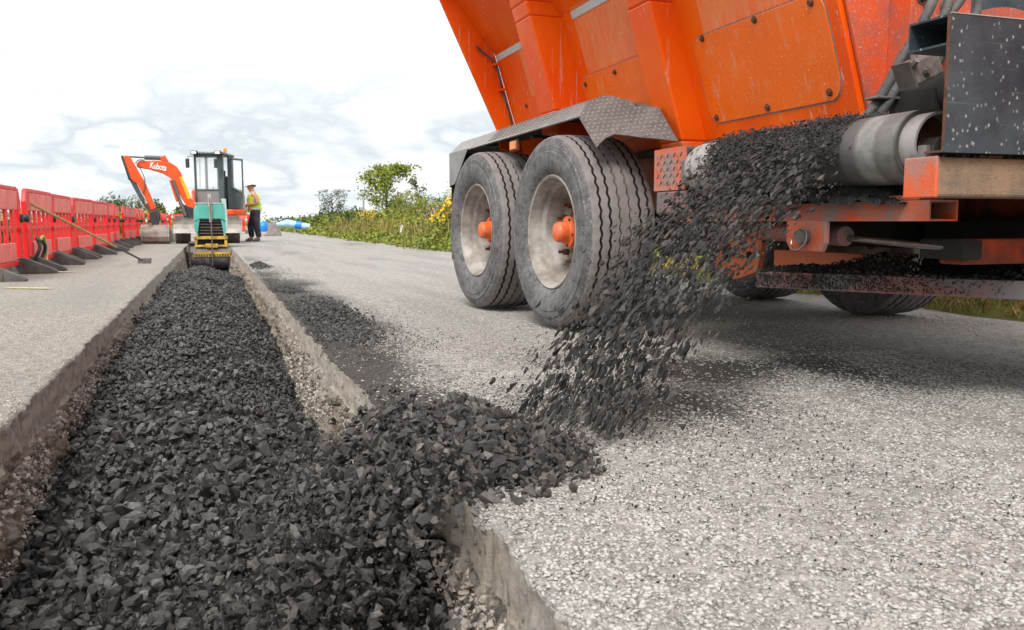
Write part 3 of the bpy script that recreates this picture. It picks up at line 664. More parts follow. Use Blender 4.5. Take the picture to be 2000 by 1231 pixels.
tag(stones('loose_chip', np.stack([x, y, np.full(n, 0.006)], -1), 0.004 + 0.010 * rng.uniform(0, 1, n) ** 3, M['pale_chip'], PR_LO), 'pale loose chips on the near road surface', 'chips', kind='stuff')
n = 1400; y = 2.4 * np.exp(rng.uniform(0, 1, n) * math.log(6)); x = -0.6 - rng.uniform(0.01, 1.5, n)
tag(stones('loose_chip', np.stack([x, y, np.full(n, 0.006)], -1), 0.004 + 0.010 * rng.uniform(0, 1, n) ** 3, M['pale_chip'], PR_LO), 'pale loose chips on the road left of the trench', 'chips', kind='stuff')
for (hx, hy, rx, ry, hh, n, lab) in ((0.72, 6.0, 0.17, 1.15, 0.035, 2600, 'long low heap of black crumbs nearest on the right trench edge'), (0.62, 7.9, 0.10, 0.40, 0.03, 600, 'small black crumb heap between two others on the trench edge'),
                                     (0.60, 12.3, 0.13, 0.55, 0.07, 700, 'farthest small black heap on the right trench edge'), (0.66, 4.7, 0.16, 0.45, 0.012, 900, 'thin scatter of black crumbs on the trench edge near the wheels')):
    a = rng.normal(size=(n, 2)) * 0.5; x = hx + a[:, 0] * rx; y = hy + a[:, 1] * ry; k = x > 0.48
    h = hh * np.exp(-(a ** 2).sum(1) * 1.4) * rng.uniform(0.2, 1, n)
    tag(stones('crumb_heap', np.stack([x, y, h + 0.005], -1)[k], rng.uniform(0.010, 0.032, n)[k], M['bitumen'], PR_LO), lab, 'asphalt heap', kind='stuff')
# yellow survey paint, worn
pm = NB('worn_yellow_paint'); pm.set(pm.mix(pm.ramp(pm.noise(40, 5, 0.8), [(0.42, 0.0), (0.58, 1.0)]), (0.42, 0.39, 0.33), (0.68, 0.60, 0.13)), 0.8)
for (a, b_, wd, lab) in (((-1.76, 8.92), (-1.36, 8.74), 0.10, 'short yellow paint dash on the road, nearest the camera'), ((-1.92, 11.76), (-1.53, 11.56), 0.10, 'short yellow paint dash on the road, second from the camera')):
    A = Vector((a[0], a[1], 0)); B = Vector((b_[0], b_[1], 0)); d = (B - A); n_ = Vector((-d.y, d.x, 0)).normalized(); m_ = MB(); K = 24; vs = []
    for i in range(K + 1):
        t = i / K; wv = wd * (0.35 + 0.65 * math.sin(PI * min(max(t, 0.03), 0.97)) ** 0.5) * (0.7 + 0.5 * random.random())
        for s_ in (-1, 1): vs.append(A + d * t + n_ * wv * 0.5 * s_ + Vector((0, 0, 0.0145)))
    m_.add(vs, [(2 * i, 2 * i + 1, 2 * i + 3, 2 * i + 2) for i in range(K)])
    tag(obj('paint_mark', m_, pm.m), lab, kind='structure')
# ================================================================ THE TRUCK
truck = thing('hopper_truck', 'big orange side discharge hopper truck pouring black asphalt beside the trench', 'truck', (3.05, 4.6, 0))
def T(name, mb, mat, parent=None, **k): return obj(name, mb, M[mat] if isinstance(mat, str) else [M[q] for q in mat], parent or truck, **k)
def wx(z): return 2.35 - 0.31 * (z - 1.0) if z <= 1.85 else 2.0865 - 0.80 * (z - 1.85)
Y0, Y1, CX = 2.79, 6.52, 3.05
# hopper shell: one closed profile
m = MB(); prof = [(wx(z), z) for z in (1.0, 1.85, 2.75)]; prof += [(2 * CX - x, z) for x, z in prof[::-1]]
n = len(prof); m.add([(x, Y0, z) for x, z in prof] + [(x, Y1, z) for x, z in prof], [tuple(range(n)), tuple(range(n, 2 * n))[::-1]] + [(i, (i + 1) % n, n + (i + 1) % n, n + i) for i in range(n)])
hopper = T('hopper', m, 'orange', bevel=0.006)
# end gusset plate at the far end (outer edge leans outwards)
for sgn in (1, -1):
    X = lambda x: x if sgn > 0 else 2 * CX - x
    m = MB(); poly = [(X(2.13), 6.52, 1.16), (X(2.098), 6.52, 1.315), (X(1.664), 6.52, 2.227), (X(1.42), 6.52, 2.75), (X(1.46), 6.52, 2.75), (X(wx(1.85)), 6.52, 1.85), (X(wx(1.1)), 6.52, 1.1)]
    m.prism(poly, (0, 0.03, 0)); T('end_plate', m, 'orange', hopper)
    # side ribs: tapering box sections
    for (yr, wd, b0, b1, b2) in ((5.17, 0.27, (2.06, 1.15), (2.042, 1.29), (1.846, 1.935)), (3.90, 0.23, (2.225, 0.96), (2.213, 1.0), (2.018, 1.656))):
        sl = (b2[0] - b1[0]) / (b2[1] - b1[1]); top = (b2[0] + sl * (2.75 - b2[1]) - 0.05, 2.75)
        ts_ = (1.85 - b1[1]) / (b2[1] - b1[1]); cr = (b1[0] + sl * (1.85 - b1[1]), 1.85)
        o_ = sorted([b0, b1, b2, cr, top], key=lambda q_: q_[1]); ins = [(wx(z) + 0.01, z) for _, z in o_]
        m = MB()
        for i in range(4):
            q = lambda y: [(X(o_[i][0]), y, o_[i][1]), (X(ins[i][0]), y, ins[i][1]), (X(ins[i + 1][0]), y, ins[i + 1][1]), (X(o_[i + 1][0]), y, o_[i + 1][1])]
            m.hexa(q(yr), q(yr + wd))
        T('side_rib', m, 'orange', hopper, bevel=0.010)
# wall points: y, z -> just proud of the sloped lower wall
nrm = Vector((-1, 0, -0.31)).normalized()
def onwall(y, z, d=0.0): return Vector((wx(z), y, z)) + nrm * d
def wallplate(name, poly, d0, d1, mat, parent, bev=0.0):
    m = MB(); a = [onwall(y, z, d0) for y, z in poly]; m.prism(a, nrm * (d1 - d0)); return T(name, m, mat, parent, bevel=bev)
def rounded(y0, y1, z0, z1, r, k=6, shear=0.0):
    pts = []
    for (cy, cz, a0) in ((y1 - r, z1 - r, 0), (y0 + r, z1 - r, 90), (y0 + r, z0 + r, 180), (y1 - r, z0 + r, 270)):
        for i in range(k + 1):
            a = R(a0 + 90 * i / k); pts.append((cy + r * math.cos(a), cz + r * math.sin(a)))
    return pts
def bolt(p, d, r=0.011, h=0.008, parent=None, mat='rust'):
    m = MB(); d = Vector(d).normalized(); p = Vector(p)
    m.tube([p, p + d * 0.003], r * 1.5, 12); m.tube([p + d * 0.003, p + d * (0.003 + h)], r, 6)
    return T('bolt', m, mat, parent)
wallplate('panel_seam', rounded(2.853, 3.812, 1.068, 1.472, 0.075), -0.001, 0.0012, 'weld', hopper)
pan = wallplate('access_panel', rounded(2.86, 3.805, 1.074, 1.466, 0.07), 0.0, 0.005, 'orange_panel', hopper, 0.002)
for (y, z) in ((3.34, 1.098), (2.93, 1.107), (3.296, 1.452), (3.714, 1.455), (3.75, 1.10), (2.93, 1.44)): bolt(onwall(y, z, 0.005), nrm, parent=pan)
wallplate('panel_seam', rounded(4.155, 5.135, 1.073, 1.487, 0.075), -0.001, 0.0012, 'weld', hopper)
pan = wallplate('access_panel', rounded(4.16, 5.13, 1.08, 1.482, 0.07), 0.0, 0.005, 'orange_panel', hopper, 0.002)
for (y, z) in ((5.08, 1.441), (4.66, 1.45)): bolt(onwall(y, z, 0.005), nrm, parent=pan)
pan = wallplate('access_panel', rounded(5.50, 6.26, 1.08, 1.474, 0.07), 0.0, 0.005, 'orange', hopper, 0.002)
bolt(onwall(6.15, 1.444, 0.005), nrm, parent=pan)
for (a, b_, c_) in ((5.03, 4.18, 4.56), (6.50, 5.50, 6.1)):
    t_ = wallplate('reflective_strip', [(b_, 1.808), (a, 1.808), (a, 1.852), (b_, 1.852)], 0.002, 0.004, 'white_tape', hopper)
# cable clipped along the end plate
cab = T('cable', MB().tube(smooth_path([(1.93, 6.50, 1.913), (2.0, 6.49, 1.855), (2.083, 6.495, 1.79), (2.115, 6.49, 1.68), (2.131, 6.495, 1.603), (2.175, 6.49, 1.47), (2.225, 6.495, 1.30)], 5), 0.008, 8), 'hose', smooth=True)
for q in ((2.083, 6.49, 1.785), (2.131, 6.49, 1.600)): T('clip', MB().box(q[0] - 0.022, q[0] + 0.022, q[1] - 0.014, q[1] + 0.03, q[2] - 0.008, q[2] + 0.008), 'orange', cab)
# bottom rail and the recessed under-body
T('bottom_rail', MB().box(2.33, 2.41, Y0 - 0.02, 6.55, 0.972, 0.996), 'grey_orange', bevel=0.004)
T('underbody', MB().hexa([(2.42, 2.9, 0.97), (3.68, 2.9, 0.97), (3.68, 6.5, 0.97), (2.42, 6.5, 0.97)], [(2.62, 2.9, 0.66), (3.48, 2.9, 0.66), (3.48, 6.5, 0.66), (2.62, 6.5, 0.66)]), 'orange')
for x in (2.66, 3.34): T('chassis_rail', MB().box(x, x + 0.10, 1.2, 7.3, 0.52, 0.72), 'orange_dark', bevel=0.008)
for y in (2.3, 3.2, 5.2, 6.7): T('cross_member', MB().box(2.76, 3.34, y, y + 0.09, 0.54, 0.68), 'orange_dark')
T('underbody_dark_box', MB().box(2.50, 3.62, 2.75, 4.02, 0.50, 0.65), 'underside', bevel=0.02)  # added dark box standing in for the shade under the chassis
m = MB()
m.prism([(2.5, 4.03, 0.36), (2.5, 4.03, 0.55), (2.5, 3.90, 0.60), (2.5, 3.70, 0.60), (2.5, 3.62, 0.50), (2.5, 3.66, 0.36), (2.5, 3.85, 0.31)], (0.03, 0, 0))
hb = T('spring_hanger', m, 'orange', bevel=0.003)
for (y, z) in ((3.78, 0.52), (3.72, 0.44), (3.92, 0.42)): T('bolt', MB().lathe([(0, -0.012), (0.018, -0.012), (0.018, 0.0)], (2.5, y, z), 'X', 10), 'underside', hb)
T('drawbar_plate', MB().box(2.44, 2.47, 2.86, 3.44, 0.40, 0.475), 'orange', bevel=0.003)
for y in (4.60, 5.86):
    T('axle', MB().tube([(2.05, y, 0.535), (4.05, y, 0.535)], 0.065, 16), 'orange_dark', smooth=True)
    for x in (2.45, 3.65): T('leaf_spring', MB().bar((x, y - 0.5, 0.64), (x, y + 0.5, 0.64), 0.075, 0.06), 'rust')
# wheels --------------------------------------------------------------
def make_wheel():
    """axis along X, outer face towards -X; origin at the hub centre"""
    RO, W = 0.535, 0.372
    seg = 220
    # tread across the width with four zigzag grooves
    half = W / 2; prof = []                                     # (axial, radius, zigzag weight)
    side = [(-0.150, 0.312, 0), (-0.168, 0.330, 0), (-0.184, 0.365, 0), (-0.191, 0.41, 0), (-0.190, 0.44, 0), (-0.1865, 0.445, 0), (-0.186, 0.475, 0), (-0.181, 0.478, 0), (-0.176, 0.505, 0), (-0.168, 0.5165, 0), (-0.158, 0.5235, 0)]
    prof += side
    gro = (-0.128, -0.080, -0.027, 0.027, 0.080, 0.128); xs = []
    prof.append((-0.146, 0.5275, 0))
    for g in gro:
        rg = 0.5345 - 0.3 * g * g
        prof += [(g - 0.0065, rg, 1), (g - 0.004, rg - 0.013, 1), (g + 0.004, rg - 0.013, 1), (g + 0.0065, rg, 1)]
        if g != gro[-1]: prof.append((g + 0.025, 0.535 - 0.3 * (g + 0.025) ** 2, 0))
    prof.append((0.146, 0.5275, 0)); prof += [(-a, r, z) for a, r, z in side[::-1]]
    A = np.arange(seg) * 2 * PI / seg; zig = 0.0042 * (2 * np.abs(((np.arange(seg) / 4.0) % 1) * 2 - 1) - 1)
    V = []
    for (a, r, z) in prof:
        ax = a + zig * z
        # shallow sipes at the shoulder ribs
        rr = np.full(seg, r)
        if 0.14 < abs(a) < 0.172 and r > 0.51: rr = rr - 0.003 * ((np.arange(seg) % 4) == 0)
        V.append(np.stack([ax, rr * np.cos(A), rr * np.sin(A)], -1))
    V = np.concatenate(V); npf = len(prof)
    i, j = np.meshgrid(np.arange(npf - 1), np.arange(seg), indexing='ij'); F = np.stack([i * seg + j, i * seg + (j + 1) % seg, (i + 1) * seg + (j + 1) % seg, (i + 1) * seg + j], -1).reshape(-1, 4)
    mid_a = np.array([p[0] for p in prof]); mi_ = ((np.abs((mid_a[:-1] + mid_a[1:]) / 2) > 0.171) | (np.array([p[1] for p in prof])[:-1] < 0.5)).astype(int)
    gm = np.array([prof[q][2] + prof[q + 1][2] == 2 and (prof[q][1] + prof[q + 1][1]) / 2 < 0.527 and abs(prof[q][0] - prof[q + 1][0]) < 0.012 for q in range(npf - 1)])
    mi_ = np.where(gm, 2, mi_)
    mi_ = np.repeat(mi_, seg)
    root = bpy.data.objects.new('wheel', bpy.data.meshes.new('wheel')); COL.objects.link(root)
    m = MB(); m.lathe([(0.318, -0.158), (0.312, -0.166), (0.300, -0.160), (0.296, -0.140), (0.288, -0.128), (0.284, -0.095), (0.262, -0.080), (0.257, -0.040), (0.250, -0.030), (0.246, 0.012), (0.236, 0.026), (0.222, 0.012), (0.200, -0.004), (0.165, -0.008), (0.150, 0.0), (0.14, 0.022), (0.125, 0.022), (0.115, 0.03), (0.115, 0.05), (0.27, 0.06), (0.30, 0.15), (0.318, 0.158)], n=72)
    rim = obj('rim', m, M['rim'], None, smooth=True, angle=30)
    bpy.data.objects.remove(root); root = rim; root.name = 'wheel'; root.data.name = 'wheel'
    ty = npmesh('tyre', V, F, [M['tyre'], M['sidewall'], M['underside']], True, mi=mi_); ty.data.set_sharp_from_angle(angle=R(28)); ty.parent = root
    m = MB(); m.lathe([(0, -0.140), (0.030, -0.140), (0.048, -0.133), (0.057, -0.120), (0.060, -0.078), (0.066, -0.070), (0.088, -0.068), (0.088, -0.054), (0.080, -0.050), (0.080, -0.01), (0.118, 0.0), (0.118, 0.025)], n=32)
    hb_ = obj('hub', m, M['hub'], root, smooth=True, angle=30)
    for k_ in range(5):
        a = 2 * PI * k_ / 5 + 0.5; obj('hub_bolt', MB().lathe([(0, -0.076), (0.008, -0.076), (0.008, -0.06)], (0, 0.077 * math.cos(a), 0.077 * math.sin(a)), 'X', 6), M['rust'], root)
    for k_ in range(10):
        a = 2 * PI * k_ / 10 + 0.2
        obj('wheel_nut', MB().lathe([(0, -0.062), (0.010, -0.062), (0.010, -0.032), (0.019, -0.032), (0.019, -0.006)], (0, 0.1675 * math.cos(a), 0.1675 * math.sin(a)), 'X', 8), M['rust'], root)
    return root
wh0 = make_wheel(); first = True
for (x, y, flip, ang) in ((1.965, 4.60, 0, 0.3), (1.905, 5.86, 0, 1.4), (4.045, 4.60, 1, 0.7), (4.045, 5.86, 1, 2.0)):
    if first: wq = wh0; first = False
    else:
        wq = wh0.copy(); COL.objects.link(wq)
        for ch in list(wh0.children):
            c_ = ch.copy(); COL.objects.link(c_); c_.parent = wq
    wq.parent = truck; wq.matrix_parent_inverse = Matrix.Translation(truck.location).inverted()
    wq.location = (x, y, 0.545); wq.rotation_euler = (ang, 0, PI if flip else R(3.5)); wq.scale = (1.08, 1, 1)
# fenders of tread plate ----------------------------------------------
def lozenges(o, ux, uy, inside, pitch, size, h, mb):
    """raised tread marks on a plate: alternating +-45 degrees"""
    o = Vector(o); ux = Vector(ux).normalized(); uy = Vector(uy).normalized(); nn = ux.cross(uy).normalized()
    for i in range(-60, 60):
        for j in range(-60, 60):
            a, b_ = i * pitch, j * pitch
            if not inside(a, b_): continue
            sg = 1 if (i + j) % 2 else -1
            d = (ux + uy * sg).normalized(); e = d.cross(nn); c = o + ux * a + uy * b_
            L_, W_ = size, size * 0.24
            mb.add([c - d * L_, c - e * W_, c + d * L_, c + e * W_, c - d * L_ * 0.6 + nn * h, c - e * W_ * 0.5 + nn * h, c + d * L_ * 0.6 + nn * h, c + e * W_ * 0.5 + nn * h],
                   [(0, 1, 5, 4), (1, 2, 6, 5), (2, 3, 7, 6), (3, 0, 4, 7), (4, 5, 6, 7)])
def inpoly(poly, x, y):
    c = False; n_ = len(poly)
    for i in range(n_):
        x1, y1 = poly[i]; x2, y2 = poly[(i + 1) % n_]
        if (y1 > y) != (y2 > y) and x < (x2 - x1) * (y - y1) / (y2 - y1) + x1: c = not c
    return c
for sgn in (1, -1):
    X = lambda x: x if sgn > 0 else 2 * CX - x
    # top deck
    m = MB(); m.hexa([(X(1.95), 4.44, 1.240), (X(2.36), 4.44, 1.240), (X(2.36), 6.98, 1.232), (X(1.95), 6.98, 1.232)], [(X(1.95), 4.44, 1.252), (X(2.36), 4.44, 1.252), (X(2.36), 6.98, 1.244), (X(1.95), 6.98, 1.244)])
    # sloping outer lip
    m.hexa([(X(1.845), 4.31, 1.150), (X(1.95), 4.44, 1.252), (X(1.95), 6.98, 1.244), (X(1.845), 6.99, 1.142)], [(X(1.855), 4.31, 1.145), (X(1.958), 4.44, 1.240), (X(1.958), 6.98, 1.232), (X(1.855), 6.99, 1.137)])
    fd = T('fender', m, 'treadlight')
    if sgn > 0:
        m2 = MB(); lozenges((1.845, 4.35, 1.150), (0.10, 0, 0.10), (0, -1, 0), lambda a, b_: 0.012 < a < 0.140 and -2.6 < b_ < -0.03, 0.027, 0.0145, 0.006, m2); T('tread_mark', m2, 'tread_worn', fd)
    # plate sloping down towards the near end, with a wheel cut-out
    p3 = [(1.845, 4.336, 1.15), (1.918, 4.371, 1.242), (1.992, 4.319, 1.267), (2.069, 4.167, 1.22), (2.069, 4.127, 1.189), (2.146, 4.014, 1.171), (2.13, 3.788, 0.984), (2.07, 3.882, 1.003), (2.015, 3.963, 1.016), (1.977, 4.027, 1.03), (1.935, 4.087, 1.04), (1.894, 4.108, 1.02), (1.866, 4.107, 0.994), (1.845, 4.104, 0.973)]
    nv = Vector((-0.5752 * sgn, -0.4962, 0.6503)); m = MB(); m.prism([Vector((X(x), y, z)) for x, y, z in p3], nv * -0.006)
    fp = T('fender_end', m, 'tread', fd)
    # gusset closing the step between the deck and the sloping plate
    T('fender_gusset', MB().prism([(X(1.96), 4.44, 1.236), (X(2.36), 4.44, 1.236), (X(2.30), 4.10, 1.19), (X(2.146), 4.02, 1.165), (X(2.069), 4.175, 1.212), (X(1.992), 4.325, 1.25)], (0, 0, -0.008)), 'tread', fd)
    if sgn > 0:
        o3 = Vector(p3[13]); ux = (Vector(p3[6]) - o3).normalized(); uy = nv.cross(ux).normalized(); q2_ = [((Vector(p) - o3).dot(ux), (Vector(p) - o3).dot(uy)) for p in p3]
        m2 = MB(); lozenges(o3, ux, uy, lambda a, b_: all(inpoly(q2_, a + e, b_ + f) for e, f in ((0, 0), (0.011, 0), (-0.011, 0), (0, 0.011), (0, -0.011))), 0.0285, 0.0155, 0.0065, m2); T('tread_mark', m2, 'tread_worn', fp)
    # far end drop and mud flap
    m = MB(); m.prism([(X(1.848), 6.99, 1.145), (X(1.95), 6.99, 1.243), (X(2.36), 6.99, 1.243), (X(2.36), 6.99, 0.88), (X(1.848), 6.99, 0.88)], (0, 0.012, 0))
    m.prism([(X(1.845), 6.99, 1.15), (X(1.845), 6.45, 1.15), (X(1.845), 6.83, 0.90), (X(1.845), 6.99, 0.89)], (0.004 * sgn, 0, 0)); T('fender_drop', m, 'treadlight', fd)
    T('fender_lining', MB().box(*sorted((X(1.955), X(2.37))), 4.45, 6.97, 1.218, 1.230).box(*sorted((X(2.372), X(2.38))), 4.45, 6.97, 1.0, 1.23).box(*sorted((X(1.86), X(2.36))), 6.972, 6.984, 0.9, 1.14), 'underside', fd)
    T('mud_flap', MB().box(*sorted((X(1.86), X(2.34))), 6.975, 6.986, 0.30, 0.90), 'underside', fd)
    # inner skirt and braces under the fender
    for yq_ in (5.18, 6.7): T('fender_brace', MB().box(*sorted((X(1.90), X(2.40))), yq_, yq_ + 0.06, 1.12, 1.135 - 0.0), 'underside', fd)
T('marker_lamp', MB().box(1.858, 1.873, 5.345, 5.50, 1.052, 1.124), 'orange_dark', bevel=0.004)
T('marker_lens', MB().box(1.848, 1.859, 5.365, 5.48, 1.062, 1.114), 'amber', bevel=0.004)
# side conveyor -------------------------------------------------------
PX, PZ, PR_ = 2.0, 0.822, 0.108
conv = T('conveyor_frame', MB().box(1.852, 3.9, 1.895, 2.010, 0.668, 0.775), ('clay',), bevel=0.008)
T('frame_end_cap', MB().box(1.846, 1.857, 1.893, 2.012, 0.666, 0.777), 'orange_scuffed', conv, bevel=0.004)
T('cross_beam', MB().box(1.985, 3.7, 3.45, 3.73, 0.637, 0.742), 'grey_orange', conv, bevel=0.01)
# belt: wraps the pulley and runs away under the hopper
bt = 0.012; m = MB(); outer = [(3.7, PZ + PR_), (2.3, PZ + PR_)]; K = 18
for i in range(K + 1):
    a = PI / 2 + PI * i / K; outer.append((PX + PR_ * math.cos(a), PZ + PR_ * math.sin(a)))
outer += [(2.3, PZ - PR_), (3.7, PZ - PR_)]
inner = [(x, z) for x, z in [(3.7, PZ + PR_ - bt), (2.3, PZ + PR_ - bt)] + [(PX + (PR_ - bt) * math.cos(PI / 2 + PI * i / K), PZ + (PR_ - bt) * math.sin(PI / 2 + PI * i / K)) for i in range(K + 1)] + [(2.3, PZ - PR_ + bt), (3.7, PZ - PR_ + bt)]]
n_ = len(outer); YB0, YB1 = 2.10, 3.30
vs = [(x, YB0, z) for x, z in outer] + [(x, YB1, z) for x, z in outer] + [(x, YB0, z) for x, z in inner] + [(x, YB1, z) for x, z in inner]; fs = []
for i in range(n_ - 1):
    fs += [(i, i + 1, n_ + i + 1, n_ + i), (2 * n_ + i, 3 * n_ + i, 3 * n_ + i + 1, 2 * n_ + i + 1), (i, 2 * n_ + i, 2 * n_ + i + 1, i + 1), (n_ + i, n_ + i + 1, 3 * n_ + i + 1, 3 * n_ + i)]
m.add(vs, fs); belt = T('conveyor_belt', m, 'belt', smooth=True)
pul = T('head_pulley', MB().lathe([(0.03, 2.10), (0.087, 2.10), (0.087, 2.04), (0.095, 2.04), (0.095, 3.33), (0.088, 3.336), (0.084, 3.35), (0.02, 3.352), (0, 3.352)], (PX, 0, PZ), 'Y', 56), 'beltlight', smooth=True)
T('pulley_end', MB().lathe([(0, 2.085), (0.03, 2.085), (0.055, 2.098), (0.086, 2.092)], (PX, 0, PZ), 'Y', 40), 'rust', pul, smooth=True)
T('pulley_shaft', MB().tube([(PX, 2.03, PZ), (PX, 3.46, PZ)], 0.024, 16), 'steel', pul, smooth=True)
T('pulley_cap', MB().lathe([(0.0, 3.372), (0.04, 3.37), (0.084, 3.355), (0.100, 3.33), (0.104, 3.30), (0.097, 3.298)], (PX, 0, PZ), 'Y', 40), 'beltlight', pul, smooth=True)
# flat tube along the truck under the pulley
m = MB(); x0, x1, y0, y1, z0, z1, t_ = 1.985, 2.092, 2.055, 3.5, 0.603, 0.665, 0.006
for b_ in ((x0, x0 + t_, y0, y1, z0, z1), (x1 - t_, x1, y0, y1, z0, z1), (x0 + t_, x1 - t_, y0, y1, z0, z0 + t_), (x0 + t_, x1 - t_, y0, y1, z1 - t_, z1)): m.box(*b_)
m.box(x0 + t_, x1 - t_, y0 + 0.35, y0 + 0.36, z0 + t_, z1 - t_)
ft = T('hollow_rail', m, 'orange_scuffed')
T('packer_plate', MB().box(1.99, 2.08, 2.10, 2.29, 0.667, 0.680), 'orange_scuffed', ft)
# chequered step box at the far end
m = MB().box(1.99, 2.40, 3.47, 3.745, 0.746, 0.932)
stp = T('step_box', m, 'tread', bevel=0.006)
T('step_side', MB().box(1.984, 1.992, 3.465, 3.75, 0.744, 0.934), 'orange_scuffed', stp)
m2 = MB(); lozenges((1.984, 3.74, 0.75), (0, -1, 0), (0, 0, 1), lambda a, b_: 0.01 < a < 0.27 and 0.01 < b_ < 0.18, 0.030, 0.0145, 0.005, m2); T('tread_mark', m2, 'tread', stp)
m2 = MB(); lozenges((1.99, 3.47, 0.75), (1, 0, 0), (0, 0, 1), lambda a, b_: 0.01 < a < 0.40 and 0.01 < b_ < 0.18, 0.032, 0.0155, 0.006, m2); T('tread_mark', m2, 'tread_worn', stp)
bolt((2.06, 3.44, 0.742), (0, 0, 1), 0.02, 0.03, mat='steel')
T('bearing_block', MB().box(1.96, 2.05, 3.38, 3.46, 0.765, 0.87), 'steel', bevel=0.008)
# lug with ring pin
m = MB(); pts = [(2.50, 0.603), (2.715, 0.603), (2.715, 0.53), (2.69, 0.497), (2.52, 0.497), (2.50, 0.53)]
m.prism([(1.975, y, z) for y, z in pts], (0.02, 0, 0)); lug = T('lug_plate', m, 'orange_scuffed', bevel=0.004)
T('pin', MB().lathe([(0, -0.03), (0.024, -0.03), (0.026, -0.024), (0.026, 0.0)], (1.975, 2.60, 0.548), 'X', 20), 'steel', lug, smooth=True, )
T('ring', MB().tube([(1.945 + 0.012 * math.sin(a), 2.60 + 0.040 * math.cos(a), 0.540 + 0.038 * math.sin(a)) for a in np.linspace(0, 2 * PI, 33)], 0.0032, 8, caps=False), 'chrome', lug, smooth=True)
# hydraulic cylinder along the truck
T('cylinder_barrel', MB().tube([(2.06, 2.50, 0.552), (2.13, 3.7, 0.575)], 0.034, 20), 'grey_orange', smooth=True)
T('cylinder_rod', MB().tube([(2.13, 2.05, 0.518), (2.06, 2.62, 0.552)], 0.0115, 16), 'chrome', smooth=True)
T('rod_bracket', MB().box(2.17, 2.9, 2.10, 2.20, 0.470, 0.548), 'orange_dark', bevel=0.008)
T('rod_end', MB().box(2.11, 2.18, 2.04, 2.22, 0.488, 0.548), 'underside', bevel=0.008)
T('dark_filler_box', MB().box(2.56, 3.68, 1.3, 2.68, 0.40, 0.615), 'underside', bevel=0.02)  # near-black filler, put in where the underside is deep shade
# low platform rail running diagonally
a = Vector((1.95, 2.86, 0)); d = Vector((0.53, -0.848, 0)).normalized(); s_ = Vector((0.848, 0.53, 0)).normalized()
q = lambda p: [p + Vector((0, 0, 0.354)), p + s_ * 0.05 + Vector((0, 0, 0.354)), p + s_ * 0.05 + Vector((0, 0, 0.414)), p + Vector((0, 0, 0.414))]
rail = T('platform_rail', MB().hexa(q(a), q(a + d * 1.35)), 'grey_orange', bevel=0.004)
q2 = lambda p: [p + s_ * 0.05 + Vector((0, 0, 0.378)), p + s_ * 0.42 + Vector((0, 0, 0.378)), p + s_ * 0.42 + Vector((0, 0, 0.386)), p + s_ * 0.05 + Vector((0, 0, 0.386))]
T('platform_deck', MB().hexa(q2(a + d * 0.03), q2(a + d * 1.3)), 'underside', rail)
# black guard plate with a folded top channel
m = MB(); m.box(1.848, 3.3, 1.872, 1.880, 0.785, 1.143); m.box(1.848, 3.3, 1.881, 2.018, 1.137, 1.143); m.box(1.848, 3.3, 2.012, 2.018, 1.064, 1.136); m.box(1.848, 3.3, 1.881, 2.011, 1.064, 1.070); m.box(1.848, 3.3, 1.881, 1.94, 0.785, 0.791)
gp = T('guard_plate', m, 'black_plate')
T('plate_edge', MB().box(1.8455, 1.848, 1.872, 1.880, 0.785, 1.143).box(1.8455, 1.848, 1.881, 1.94, 0.785, 0.791), 'rust', gp)
T('bright_edge', MB().box(1.851, 3.3, 1.8705, 1.877, 1.1435, 1.146), 'tread_worn', gp)
T('foot_bolt', MB().box(1.862, 1.935, 1.95, 2.01, 0.777, 0.786).lathe([(0, 0.812), (0.02, 0.812), (0.022, 0.787)], (1.89, 1.98, 0), 'Z', 14), 'steel')
T('foot_pad', MB().box(2.0, 2.08, 1.9, 2.0, 0.776, 0.782), 'rust')
# grimy end structure of the hopper
m = MB(); m.box(2.36, 2.45, 2.70, 2.785, 0.98, 2.6)
T('end_sheet', MB().prism([(wx(1.0) + 0.02, 2.782, 1.0), (4.3 - 0.6, 2.782, 1.0), (4.3, 2.782, 2.6), (1.60, 2.782, 2.6), (wx(1.85) + 0.02, 2.782, 1.85)], (0, -0.012, 0)), 'orange_dusty', hopper)
es = T('end_column', MB().box(2.44, 2.46, 2.66, 2.77, 1.0, 1.9).box(2.46, 2.72, 2.66, 2.68, 1.30, 1.9).box(2.46, 2.72, 2.60, 2.70, 1.30, 1.312).box(2.46, 2.72, 2.735, 2.768, 1.0, 1.30).box(2.53, 2.55, 2.66, 2.735, 1.0, 1.30), 'orange_dusty', hopper, bevel=0.003)
for (x, y, z) in ((2.498, 2.735, 1.242), (2.49, 2.66, 1.42), (2.60, 2.66, 1.39)): bolt((x, y, z), (0, -1, 0), 0.020, 0.018, es, 'steel')
lp = T('lower_bracket', MB().prism([(2.50, 2.60, 0.98), (2.80, 2.60, 0.98), (2.80, 2.60, 1.09), (2.62, 2.60, 1.13), (2.50, 2.60, 1.10)], (0, 0.02, 0)), 'orange', bevel=0.003)
for (x, z, r) in ((2.555, 1.075, 0.022), (2.595, 1.02, 0.026), (2.66, 1.03, 0.02)): T('bolt', MB().lathe([(0, 2.572), (r, 2.572), (r, 2.60)], (x, 0, z), 'Y', 12), 'underside', lp)
T('motor', MB().lathe([(0, 2.18), (0.05, 2.18), (0.075, 2.20), (0.075, 2.50), (0.05, 2.55)], (2.30, 0, 1.02), 'Y', 20).box(2.22, 2.42, 2.3, 2.5, 0.93, 1.03), 'underside', smooth=True)
vb = T('valve', MB().bar((2.055, 2.25, 1.050), (2.16, 2.25, 1.095), 0.07, 0.075, (0, 0, 1)), 'valve', bevel=0.008)
T('valve_face', MB().bar((2.048, 2.25, 1.047), (2.056, 2.25, 1.051), 0.072, 0.085, (0, 0, 1)), 'steel', vb)
